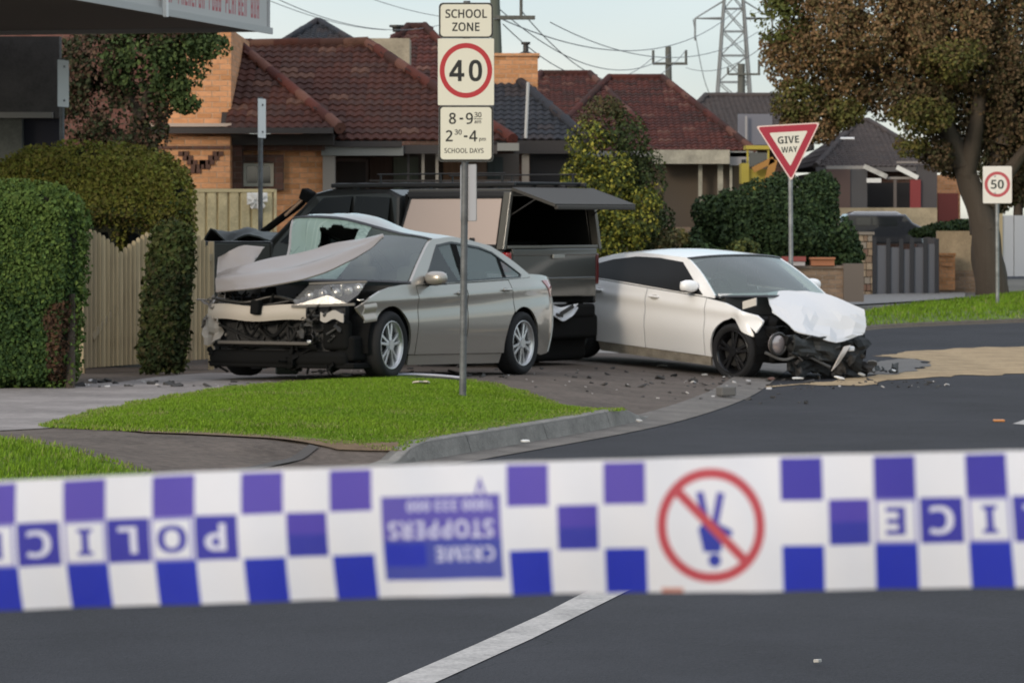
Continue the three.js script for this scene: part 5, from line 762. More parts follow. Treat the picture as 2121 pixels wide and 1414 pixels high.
  const ws = (u, v) => { const [x, y] = aP(v), t = u * 2 - 1, bow = lerp(.24, p.bowA, v) * (1 - t * t), k = 1 - Math.pow(Math.abs(t), 2.4); return new THREE.Vector3(x + bow, y + lerp(.015, p.crown, v) * k - .006, t * Wf(x, y)); };
  if (p.windscreen) p.windscreen(ws, add); else add('windscreen', grid(ws, 24, 14), p.glass);
  add('windscreen_frame', [sheet((u, v) => ws(u, lerp(.0, .035, v)), 24, 1, .01), sheet((u, v) => ws(u, lerp(.965, 1, v)), 24, 1, .01)], MT.trim);
  add('rear_window', grid((u, v) => { const [x, y] = cP(v), t = u * 2 - 1, bow = -lerp(.18, p.bowC, v) * (1 - t * t), k = 1 - Math.pow(Math.abs(t), 2.4); return new THREE.Vector3(x + bow, y + lerp(.02, p.crown, v) * k - .006, t * Wf(x, y)); }, 20, 10), p.glass);
  add('boot_lid', sheet((u, v) => { const x = lerp(C0[0], p.rearTop, u), t = v * 2 - 1, k = 1 - Math.pow(Math.abs(t), 2.6), bow = lerp(-.18, -.10, u) * (1 - t * t); return new THREE.Vector3(x + bow, shoR(x) + .025 * k, t * (Wf(x, shoR(x)) - .004)); }, 10, 18, .012), p.paint);
  add('rear_bumper', sheet((u, v) => { const y = lerp(.24, shoR(p.rearTop), u), t = v * 2 - 1; return new THREE.Vector3(rx(y) - .11 * (1 - Math.pow(Math.abs(t), 3)), y, t * Wf(rx(y), y)); }, 12, 24, .01), p.paint);
  // inside
  part(g, 'floor_pan', [boxAB(-3.5, .1, .2, .3, -.74, .74), boxAB(-2.5, -.3, .3, .34, -.78, .78)], MT.blackMatt);
  part(g, 'door_lining', [boxAB(-2.4, -.5, .25, .90, -.80, -.765), boxAB(-2.4, -.5, .25, .90, .765, .80)], mat([.04, .038, .036], .9));
  part(g, 'dashboard', [box(.55, .24, 1.42, -.62, .84, 0, .09), boxAB(-.4, -.25, .3, .92, -.78, .78)], mat([.03, .03, .03], .85));
  part(g, 'rear_shelf', boxAB(-3.0, -2.5, .90, .98, -.66, .66), mat([.035, .033, .03], .9));
  makeSeat(g, -1.15, -.36); makeSeat(g, -1.15, .36); part(g, 'rear_seat', [box(.5, .18, 1.3, -2.0, .48, 0, .07), box(.14, .62, 1.3, -2.32, .80, 0, .06, [0, 0, .3])], mat([.05, .048, .045], .9));
  const sw = new THREE.TorusGeometry(.18, .016, 8, 28); sw.rotateY(Math.PI / 2); sw.rotateZ(.4); sw.translate(-.82, .93, .36); part(g, 'steering_wheel', [sw, box(.03, .05, .30, -.81, .92, .36, .01)], MT.black);
  return { Wf, add, aP };
}
const creased = (g, a) => toCreasedNormals(g, a);
// wreckage: bent sheet scraps, thin bars and a few lumps inside a box
function body(seed, n, box_, sizes) {
  const R = mulberry(seed), out = [];
  for (let i = 0; i < n; i++) {
    const s = sizes[0] + R() * (sizes[1] - sizes[0]), x = lerp(box_[0], box_[1], R()), y = lerp(box_[2], box_[3], R()), z = lerp(box_[4], box_[5], R()), k = R(), q = seed + i;
    if (k < .58) { const w = s * (.5 + R()), d = s * (.4 + R() * .9), h = s * .7; out.push(place(sheet((u, v) => new THREE.Vector3((u - .5) * w * (.7 + .6 * noise3(v * 3, q, 1)), (noise3(u * 2.6, v * 2.6, q) - .5) * h, (v - .5) * d * (.7 + .6 * noise3(u * 3, q, 5))), 6, 5, .006), x, y, z, R() * 2, R() * 6, R() * 2)); }
    else if (k < .85) { const d = new THREE.Vector3(R() - .5, (R() - .5) * .6, (R() - .5) * 1.4).normalize().multiplyScalar(s * .9), c = new THREE.Vector3(x, y, z), m = c.clone().add(new THREE.Vector3(R() - .5, R() - .5, R() - .5).multiplyScalar(s * .5)); out.push(prep(pipe([c.clone().sub(d), m, c.clone().add(d)], .005 + R() * .008, 8, 5))); }
    else out.push(prep(box(s * .5, s * .3, s * .4, x, y, z, .012, [R() * 1.4, R() * 3, R() * 1.4])));
  }
  return out;
}
function interp(rows, u, v) { const cm = (a, t) => { const n = a.length - 1, i = Math.min(n - 1, Math.floor(t * n)), f = t * n - i, p0 = a[Math.max(0, i - 1)], p1 = a[i], p2 = a[i + 1], p3 = a[Math.min(n, i + 2)]; const c = k => .5 * (2 * p1[k] + (p2[k] - p0[k]) * f + (2 * p0[k] - 5 * p1[k] + 4 * p2[k] - p3[k]) * f * f + (3 * p1[k] - p0[k] - 3 * p2[k] + p3[k]) * f * f * f); return new THREE.Vector3(c('x'), c('y'), c('z')); }; return cm(rows.map(r => cm(r, u)), v); }

const sedanSec = [[.10, .925], [.3, .965], [.55, 1], [.75, .997], [.9, .972], [1.0, .935], [1.2, .845], [1.45, .735]];
// ---------------- silver sedan
{
  const fw = [792, 784, 35.8], X = (fw[0] - CX) / F * fw[2], fwd = new THREE.Vector2(-.472, .8816), turn = Math.atan2(-fwd.y, fwd.x), track = .80;
  const g = thing('silver_sedan', 'crashed champagne silver sedan with crumpled raised bonnet and shattered windscreen', 'car', new THREE.Vector3(), turn);
  const yG = CAMY - (fw[1] - HY) / F * fw[2]; { const r = new THREE.Vector3(0, 0, -track).applyAxisAngle(new THREE.Vector3(0, 1, 0), turn); g.position.set(X - r.x, yG, -fw[2] - r.z); }
  g.rotation.order = 'YXZ'; g.rotation.z = .022;
  const paint = carPaint([.365, .335, .295], { roughness: .34, metalness: .55, clearcoat: 1, clearcoatRoughness: .04 });
  const crackTex = canvasTex(512, 256, (c, W, H) => { c.fillStyle = '#9fb4ac'; c.fillRect(0, 0, W, H); const R = mulberry(77); for (let i = 0; i < 260; i++) { c.strokeStyle = R() < .5 ? 'rgba(225,238,232,.55)' : 'rgba(60,85,80,.45)'; c.lineWidth = .6 + R() * 1.6; c.beginPath(); let x = R() * W, y = R() * H; c.moveTo(x, y); const a = Math.atan2(y - 120, x - 180) + (R() < .35 ? 1.57 : 0); for (let k = 0; k < 5; k++) { x += Math.cos(a + (R() - .5)) * 22; y += Math.sin(a + (R() - .5)) * 22; c.lineTo(x, y); } c.stroke(); } });
  crackTex.wrapS = crackTex.wrapT = THREE.RepeatWrapping;
  const shatter = new THREE.MeshPhysicalMaterial({ map: crackTex, color: col(.84, .90, .87), transmission: .34, thickness: 0, roughness: .4 });
  const glass = mat([.42, .52, .50], .03, { transmission: .85, thickness: 0, ior: 1.52 });
  const dlo = [[-.66, .955], [-1.17, 1.305], [-1.5, 1.348], [-1.8, 1.358], [-2.1, 1.335], [-2.35, 1.285], [-2.62, 1.165], [-2.84, 1.06], [-2.80, 1.03], [-2.2, 1.005], [-1.4, .972]];
  const S = sedan(g, {
    vis: -1, w: .925, plan: [[-3.76, .80], [-3.45, .925], [-2.8, .985], [-1.4, 1], [-.2, .992], [.4, .96], [.75, .87], [.95, .76]], sec: sedanSec, belt: [[-3.1, 1.035], [-2.4, 1.0], [-.4, .925]],
    shoF: [[-.5, .94], [-.1, .925], [.3, .87], [.6, .77], [.8, .70]], shoR: [[-3.66, 1.03], [-3.35, 1.06], [-3.05, 1.065]], rail: [[-2.36, 1.355], [-1.75, 1.415], [-1.12, 1.36]], rearX: [[.2, -3.48], [.4, -3.62], [.65, -3.69], [.85, -3.68], [1.03, -3.59]], rearTop: -3.59,
    A0: [-.40, .945], A1: [-1.12, 1.36], C1: [-2.36, 1.355], C0: [-3.05, 1.06], bowA: .14, bowC: .12, crown: .055, crease: .013, creaseY: x => .80 + .045 * (-x - .5), handleY: x => belt0(x) - .105,
    wb: 2.775, tr: .334, ar: .385, sill: .235, dF: -.50, dB: -1.52, dR: -2.5, mirror: [-.74, 1.0], paint, recessShade: carPaint([.16, .145, .12]), glass, dlo, dloC: [-1.75, 1.14], pillars: [[-1.60, -1.49], [-2.47, -2.42]], panes: [[-1.5, -.5], [-2.44, -1.58], [-2.9, -2.45]],
    lamp: [[-3.34, 1.0], [-3.55, 1.01], [-3.63, .93], [-3.66, .82], [-3.55, .83], [-3.43, .92]],
    fender: ({ arc, tr, ar, shoF, a0 }) => [[-.494, .235], ...arc(0, tr, ar, 180 - a0 * 1, 42, 16), [.47, .585], [.56, .66], [.60, .70], [.40, .80], [.20, .865], [0, .905], [-.25, .932], [-.49, .938]],
    warp: v => { const k = ss(1.1, 1.36, v.y); const f = Math.exp(-Math.pow((v.x + 1.15) / .42, 2)); v.y += k * f * (.05 + .20 * ss(-.5, .25, v.z)); v.x += k * f * .20 * ss(-.35, .5, v.z); v.z += k * f * .10 * ss(-.1, .6, v.z); v.y += k * .012 * Math.sin(v.x * 9 + v.z * 4) * f; },
    windscreen: (ws, add) => {
      const near = (u, v) => ws(lerp(.02, .42, u), lerp(.02, .98, v)); add('windscreen', grid(near, 14, 14), glass);
      const full = grid((u, v) => { const p = ws(lerp(.42, .98, u), lerp(.02, .98, v)); p.y -= .07 * Math.sin(u * 3.1) * Math.sin(v * 3.1) - .03 * (fbm(u * 4, v * 4, 12, 3) - .5); return p; }, 64, 48), q = full.toNonIndexed(), P = q.attributes.position, U = q.attributes.uv, op = [], ou = [];
      for (let i = 0; i < P.count; i += 3) { const u = (U.getX(i) + U.getX(i + 1) + U.getX(i + 2)) / 3, v = (U.getY(i) + U.getY(i + 1) + U.getY(i + 2)) / 3; const j = fbm(u * 7, v * 7, 3, 2) * .22; if (v + j > .78 && v + j * .5 < .97 && u > .12 && u < .70 - j * .7) continue; for (let k = 0; k < 3; k++) { op.push(P.getX(i + k), P.getY(i + k), P.getZ(i + k)); ou.push(U.getX(i + k), U.getY(i + k)); } }
      const r = new THREE.BufferGeometry(); r.setAttribute('position', new THREE.Float32BufferAttribute(op, 3)); r.setAttribute('uv', new THREE.Float32BufferAttribute(ou, 2)); r.computeVertexNormals(); add('shattered_windscreen', r, shatter, 'shattered greenish half of the windscreen with a torn hole');
    },
  });
  function belt0(x) { return spline([[-3.1, 1.035], [-2.4, 1.0], [-.4, .925]])(x); }
  const sp = { w: 1, ang: [0, 1, 2, 3, 4].flatMap(k => [k * 1.2566 - .21, k * 1.2566 + .21]) };
  for (const s of [-1, 1]) { wheel(g, 'wheel', 0, .334, s * track, s, .334, .238, MT.alloy, sp, s < 0 ? .04 : .04); wheel(g, 'wheel', -2.775, .334, s * track, s, .334, .238, MT.alloy, { w: 1, ang: sp.ang.map(a => a + .5) }); }
  const cp = (px, py, x) => carPt(g, px, py, 'x', x);
  // bonnet, torn loose and folded up
  const pinkish = carPaint([.28, .25, .225], { roughness: .42, clearcoat: .6 });
  const bot = [[447, 604, .82], [525, 597, .80], [610, 583, .70], [660, 568, .55], [720, 546, .32], [768, 517, .06], [794, 494, -.10]], topL = [[450, 566, .52], [500, 552, .42], [560, 538, .30], [620, 525, .16], [690, 508, .0], [750, 496, -.10], [793, 488, -.14]], mid = [[446, 586, .70], [512, 577, .66], [588, 563, .54], [645, 549, .40], [708, 528, .20], [760, 506, .0], [795, 491, -.12]];
  const R3 = [topL, mid, bot].map(r => r.map(a => cp(...a)));
  part(g, 'bonnet', sheet((u, v) => { const p = interp(R3, u, v); const cr = Math.abs(v - .52 - .12 * u); p.y += .035 * Math.max(0, 1 - cr * 5) * (1 - u * .6) + .016 * Math.sin(v * 3.14) * Math.sin(u * 8 + v * 2) + .03 * (fbm(u * 6, v * 4, 2, 3) - .5); p.x += .03 * (noise3(u * 5, v * 3, 7) - .5); return p; }, 46, 14, .014), pinkish, 'folded bonnet torn loose and tipped up over the engine');
  const fold = [[[452, 534, .36], [478, 520, .32], [506, 511, .22], [548, 512, .10]], [[449, 566, .50], [480, 554, .42], [512, 540, .33], [535, 528, .2]], [[448, 590, .66], [478, 578, .56], [510, 562, .46], [524, 548, .34]]].map(r => r.map(a => cp(...a)));
  part(g, 'bonnet_flap', sheet((u, v) => { const p = interp(fold, u, v); p.y += .03 * (fbm(u * 5, v * 5, 8, 3) - .5); return p; }, 24, 12, .012), pinkish, 'crumpled upper flap of the bonnet');
  // what the missing bumper shows
  const Y = [.12, .95];
  part(g, 'engine', [boxAB(-.3, .42, .3, .80, -.62, .72, .05), boxAB(-.35, .2, .4, .87, -.80, -.62, .03), ...body(81, 80, [.0, .60, .60, .84, -.62, .86], [.06, .2])], MT.blackMatt);
  part(g, 'radiator', [boxAB(.42, .50, .16, .72, -.66, .78, .01)], mat([.02, .02, .021], .6));
  part(g, 'fan_shroud', [.42, -.05].flatMap(z => { const t = new THREE.TorusGeometry(.17, .018, 8, 28); t.rotateY(Math.PI / 2); t.translate(.512, .46, z); const h = new THREE.CylinderGeometry(.045, .045, .03, 14); h.rotateZ(Math.PI / 2); h.translate(.515, .46, z); return [t, h, ...[0, 1, 2, 3, 4].map(k => box(.008, .15, .035, .512, .46 + Math.cos(k * 1.257) * .095, z - Math.sin(k * 1.257) * .095, .003, [k * 1.257, 0, 0]))]; }), mat([.012, .012, .012], .6));
  { const R = mulberry(87), hs = [], w = () => new THREE.Vector3(lerp(.45, .64, R()), lerp(.45, .84, R()), lerp(-.5, .8, R())); for (let i = 0; i < 13; i++) { const a = w(), b = w(), c = a.clone().lerp(b, .5); c.y -= .1 + R() * .12; c.x += .06; hs.push([pipe([a, c, b], .006 + R() * .014, 14, 6), i]); }
    part(g, 'hoses', hs.filter(h => h[1] % 3).map(h => h[0]), mat([.008, .008, .008], .9, { specularIntensity: .3 })); part(g, 'wiring', hs.filter(h => h[1] % 3 === 0).map(h => h[0]), mat([.02, .019, .018], .9, { specularIntensity: .3 })); }
  part(g, 'grille_frame', [pipe([new THREE.Vector3(.63, .78, .80), new THREE.Vector3(.66, .74, .4), new THREE.Vector3(.60, .80, .1), new THREE.Vector3(.64, .75, -.2)], .016, 24, 6), pipe([new THREE.Vector3(.62, .73, .74), new THREE.Vector3(.66, .70, .3), new THREE.Vector3(.62, .76, -.1)], .012, 24, 6)], mat([.06, .057, .054], .35, { metalness: .4 }));
  part(g, 'torn_skin', [creased(sheet((u, v) => new THREE.Vector3(.60 + .14 * (noise3(u * 4, v * 4, 1) - .5), lerp(.34, .62, v) + .08 * (noise3(u * 3, v * 2, 6) - .5), lerp(.72, .92, u)), 6, 7, .01), .2)], mat([.33, .30, .265], .5), 'torn scraps of silver bumper skin');
  part(g, 'radiator_fins', Array.from({ length: 16 }, (_, i) => boxAB(.50, .508, .31 + i * .0155, .316 + i * .0155, -.36, .68)), mat([.016, .016, .016], .6));
  part(g, 'crash_beam', [sheet((u, v) => new THREE.Vector3(.70 - .10 * Math.pow(u * 2 - 1, 2) + .02 * Math.sin(v * 3.1), lerp(.565, .715, v) + .012 * Math.sin(u * 9), lerp(.86, -.28, u)), 24, 5, .05)], mat([.47, .42, .36], .6), 'bare pale bumper beam');
  part(g, 'beam_bracket', [box(.1, .14, .10, .73, .69, .22, .02, [0, 0, .1])], MT.blackMatt);
  part(g, 'lower_grille', [boxAB(.56, .62, .30, .335, -.40, .80, .01), boxAB(.56, .60, .555, .58, -.5, .82, .01), boxAB(.50, .62, .12, .27, -.74, .86, .06), box(.12, .30, .30, .54, .43, -.60, .05), ...body(88, 22, [.50, .66, .08, .32, -.76, .86], [.06, .18])], MT.blackMatt);
  part(g, 'bumper_strip', [boxAB(.605, .66, .325, .36, -.34, .72, .01)], mat([.085, .075, .065], .6));
  const lampBody = [cp(607, 622, .66), cp(640, 590, .56), cp(758, 586, .40), cp(742, 610, .50), cp(718, 628, .58), cp(612, 631, .68)];
  part(g, 'headlight', (() => { const P = lampBody, q = []; const c = P.reduce((a, b) => a.clone().add(b)).multiplyScalar(1 / P.length).add(new THREE.Vector3(.04, 0, -.02)); for (let i = 0; i < P.length; i++) { const a = P[i], b = P[(i + 1) % P.length]; q.push(a.x, a.y, a.z, b.x, b.y, b.z, c.x, c.y, c.z); } const r = new THREE.BufferGeometry(); r.setAttribute('position', new THREE.Float32BufferAttribute(q, 3)); r.computeVertexNormals(); return r; })(), MT.lampGlass, 'clear headlight unit still in place');
  part(g, 'headlight_reflector', [...[[640, 612], [668, 608], [695, 606], [722, 603], [742, 596]].map(([a, b], i) => { const c = cp(a, b, .50 - i * .03), s = new THREE.SphereGeometry(.045, 14, 10); s.scale(.7, 1, 1.1); return s.translate(c.x, c.y, c.z); }), ...body(83, 14, [.40, .52, .76, .92, -.80, -.30], [.03, .07])], mat([.5, .48, .45], .22, { metalness: .85 }));
  part(g, 'headlight_surround', [beam(cp(604, 634, .66), cp(735, 630, .55), .03, .025), beam(cp(640, 587, .55), cp(760, 583, .38), .03, .02)], mat([.12, .11, .10], .5));
  part(g, 'torn_bumper_corner', [sheet((u, v) => cp(lerp(752, 778, u) + 2 * Math.sin(v * 9), lerp(632, 668, v) - u * 4, lerp(.60, .46, u)), 6, 8, .01)], paint, 'torn piece of bumper skin below the headlight');
  part(g, 'fog_lamp', [...body(84, 26, [.55, .66, .36, .66, -.66, -.22], [.03, .11])], mat([.04, .038, .036], .7)); part(g, 'bracket_scrap', [sheet((u, v) => cp(lerp(664, 712, u), lerp(646, 664, v) + 4 * Math.sin(u * 8), .66), 8, 4, .01)], mat([.40, .37, .34], .5)); part(g, 'fog_lamp_lens', [box(.03, .04, .05, cp(640, 708, .68).x, cp(640, 708, .68).y, cp(640, 708, .68).z, .012)], MT.chrome);
  part(g, 'crushed_side', [...body(85, 26, [.35, .66, .35, .80, .70, .93], [.05, .16])], mat([.20, .18, .16], .6), 'crushed far front corner');
  part(g, 'undertray', [boxAB(-.2, .60, .10, .16, -.82, .86, .02), box(.3, .25, .2, .42, .30, -.70, .04)], MT.blackMatt);
  part(g, 'curtain_airbag', [sheet((u, v) => new THREE.Vector3(-.95 + .25 * u, .98 + .22 * v, .28 + .12 * Math.sin(u * 3 + v * 4)), 8, 8, .03)], mat([.55, .52, .50], .95), 'pale deflated airbag over the dashboard');
  globalThis.silver = g;
}
// ---------------- white sedan
{
  const fw = [1527, 787, 41.2], X = (fw[0] - CX) / F * fw[2], fwd = new THREE.Vector2(.62, .785), turn = Math.atan2(-fwd.y, fwd.x), track = .785;
  const g = thing('white_sedan', 'crashed white sedan with crushed front end, black wheels and crumpled bonnet', 'car', new THREE.Vector3(), turn);
  const yG = CAMY - (fw[1] - HY) / F * fw[2]; { const r = new THREE.Vector3(0, 0, track).applyAxisAngle(new THREE.Vector3(0, 1, 0), turn); g.position.set(X - r.x, yG, -fw[2] - r.z); }
  g.rotation.order = 'YXZ'; g.rotation.z = -.062;
  const paint = new THREE.MeshPhysicalMaterial({ color: col(.90, .89, .875), roughness: .32, clearcoat: .7, clearcoatRoughness: .08 });
  const glass = mat([.55, .66, .64], .03, { transmission: .85, thickness: 0, ior: 1.52 }), tint = mat([.095, .102, .125], .05, { clearcoat: 1, clearcoatRoughness: .03 });
  const dlo = [[-.55, .935], [-1.07, 1.268], [-1.5, 1.288], [-1.9, 1.275], [-2.3, 1.215], [-2.6, 1.14], [-2.84, 1.05], [-2.94, 1.015], [-2.6, 1.0], [-1.8, .975], [-1.0, .945]];
  sedan(g, {
    vis: 1, w: .913, plan: [[-3.88, .80], [-3.5, .925], [-2.8, .985], [-1.4, 1], [-.2, .992], [.4, .965], [.75, .88]], sec: sedanSec, belt: [[-3.2, 1.0], [-2.4, .975], [-.4, .91]],
    shoF: [[-.5, .92], [0, .90], [.4, .83]], shoR: [[-3.78, .98], [-3.4, 1.03], [-3.15, 1.04]], rail: [[-2.45, 1.245], [-1.75, 1.332], [-1.02, 1.325]], rearX: [[.2, -3.6], [.4, -3.74], [.65, -3.8], [.85, -3.8], [.98, -3.72]], rearTop: -3.72,
    A0: [-.32, .92], A1: [-1.02, 1.325], C1: [-2.45, 1.245], C0: [-3.15, 1.0], bowA: .13, bowC: .12, crown: .045, crease: .010, creaseY: x => .775 + .02 * (-x), handleY: x => .85,
    wb: 2.81, tr: .325, ar: .372, sill: .24, dF: -.47, dB: -1.52, dR: -2.52, mirror: [-.70, 1.02], paint, recessShade: mat([.45, .43, .39], .5), glass, dlo, dloC: [-1.8, 1.12], pillars: [[-1.63, -1.47], [-2.64, -2.57]], panes: [[-1.48, -.4], [-2.58, -1.62], [-3.0, -2.63]], sideGlass: tint,
    lamp: [[-3.42, .93], [-3.66, .94], [-3.76, .86], [-3.78, .76], [-3.62, .78]],
    fender: ({ arc, tr, ar }) => [[-.464, .24], ...arc(0, tr, ar, 194, 100, 9), [-.02, .715], [.04, .70], [.16, .57], [.30, .52], [.36, .70], [.30, .76], [.10, .815], [-.15, .87], [-.46, .90]],
    fenderW: (w, x, y) => w - .10 * ss(.1, .4, x) + .03 * Math.sin(x * 14 + y * 8) * ss(-.1, .3, x), fenderLabel: 'buckled front fender', sillMat: mat([.42, .37, .30], .6, { map: rep(grainB, 2) }),
    windscreen: (ws, add) => add('windscreen', grid(ws, 24, 14), glass),
  });
  // dark tint behind the side glass
  const sp = { w: 1.3, ang: [0, 1, 2, 3, 4].flatMap(k => [k * 1.2566 - .16, k * 1.2566 + .16]) };
  for (const s of [1, -1]) { wheel(g, 'wheel', 0, .325, s * track, s, .325, .245, MT.blackAlloy, sp, .10); wheel(g, 'wheel', -2.81, .325, s * track, s, .325, .245, MT.blackAlloy, sp); }
  const cp = (px, py, x) => carPt(g, px, py, 'x', x);
  const rows = [[[1590, 606, -.25], [1640, 604, -.10], [1690, 606, .10], [1745, 621, .42], [1790, 643, .66]], [[1595, 625, -.05], [1632, 634, .18], [1682, 644, .40], [1742, 656, .62], [1794, 664, .76]], [[1602, 647, .12], [1630, 668, .42], [1662, 690, .70], [1725, 699, .80], [1788, 696, .82]]].map(r => r.map(a => cp(...a)));
  part(g, 'bonnet', creased(sheet((u, v) => { const p = interp(rows, u, v), c = Math.abs(fbm(u * 5, v * 4, 5, 3) - .5), k = .3 + .7 * ss(.2, .8, v) * ss(.2, .7, u); p.x += (.10 * (fbm(u * 4, v * 3, 9, 2) - .5) - .10 * c) * k; p.y += (.12 * (fbm(u * 5, v * 4, 1, 2) - .5) - .10 * c) * k; return p; }, 17, 10, .012), .18), new THREE.MeshPhysicalMaterial({ color: col(.60, .61, .62), roughness: .45, clearcoat: .4, clearcoatRoughness: .1 }), 'crumpled white bonnet shoved sideways');
  part(g, 'cowl', [sheet((u, v) => cp(lerp(1488, 1592, u), lerp(608, 606, u) + v * lerp(9, 3, u), -.25 - .08 * (1 - u)), 10, 2, .03)], paint);
  part(g, 'cowl_gap', [boxAB(-.45, .25, .50, .72, -.70, .70, .04)], MT.blackMatt);
  part(g, 'inner_wing', [sheet((u, v) => cp(lerp(1540, 1568, u), lerp(624, 640, v) - u * 8, lerp(-.1, .05, u)), 6, 6, .02)], mat([.62, .58, .52], .6), 'bent white inner wing edge');
  part(g, 'engine', [boxAB(-.2, .45, .22, .64, -.72, .66, .05), ...body(91, 60, [.15, .58, .2, .62, -.6, .70], [.06, .2])], MT.blackMatt);
  part(g, 'radiator', [creased(sheet((u, v) => cp(lerp(1622, 1788, u) + 22 * (noise3(v * 4, 1, u * 2) - .5), lerp(694, 778, v) + 22 * v * (noise3(u * 7, 5, 2) - .5), .62 + .22 * (fbm(u * 6, v * 4, 3, 3) - .5)), 22, 12, .05), .2)], mat([.010, .0105, .011], .7));
  part(g, 'undertray', [creased(sheet((u, v) => cp(lerp(1642, 1742, u) + 10 * (noise3(v * 4, 2, u * 3) - .5), lerp(699, 738, v) + 10 * u * v + 16 * (noise3(u * 5, v * 2, 4) - .5), .74 + .12 * (noise3(u * 5, v * 4, 8) - .5)), 12, 6, .02), .2)], mat([.026, .028, .028], .65), 'hanging dark plastic panel');
  { const c = cp(1609, 712, .58), l = new THREE.SphereGeometry(.125, 20, 14); l.scale(.45, 1, .95); part(g, 'headlight', l.translate(c.x, c.y, c.z), mat([.42, .36, .35], .2, { metalness: .4, clearcoat: 1 }), 'broken headlight bowl'); const t = new THREE.TorusGeometry(.12, .018, 8, 24); t.rotateY(Math.PI / 2); part(g, 'headlight_ring', t.translate(c.x + .03, c.y, c.z), MT.darkMetal); }
  part(g, 'bumper_shard', [sheet((u, v) => cp(lerp(1748, 1722, v) + u * lerp(14, 18, v) - 6 * u * v, lerp(718, 768, v) - u * lerp(3, 12, v), .82 + .02 * Math.sin(v * 5)), 6, 10, .012)], mat([.56, .52, .49], .55), 'white shard of broken bumper');
  { const c = cp(1763, 722, .80); part(g, 'small_lamp', box(.05, .06, .09, c.x, c.y, c.z, .02), mat([.8, .8, .82], .2)); }
  part(g, 'loose_metal', body(93, 34, [.52, .76, .06, .40, -.66, .60], [.05, .14]), mat([.03, .027, .025], .7)); part(g, 'loose_pipe', [pipe([cp(1585, 730, .5), cp(1625, 745, .62), cp(1660, 735, .7), cp(1720, 760, .76)], .018), pipe([cp(1640, 705, .66), cp(1690, 725, .74), cp(1740, 718, .76)], .014)], MT.greyPlastic);
  part(g, 'tint_panel', [boxAB(-2.9, -2.5, .90, .96, -.60, .60)], MT.blackMatt);
  part(g, 'aerial', [box(.09, .03, .03, -2.3, 1.295, 0, .012)], paint);
  globalThis.whiteCar = g;
}
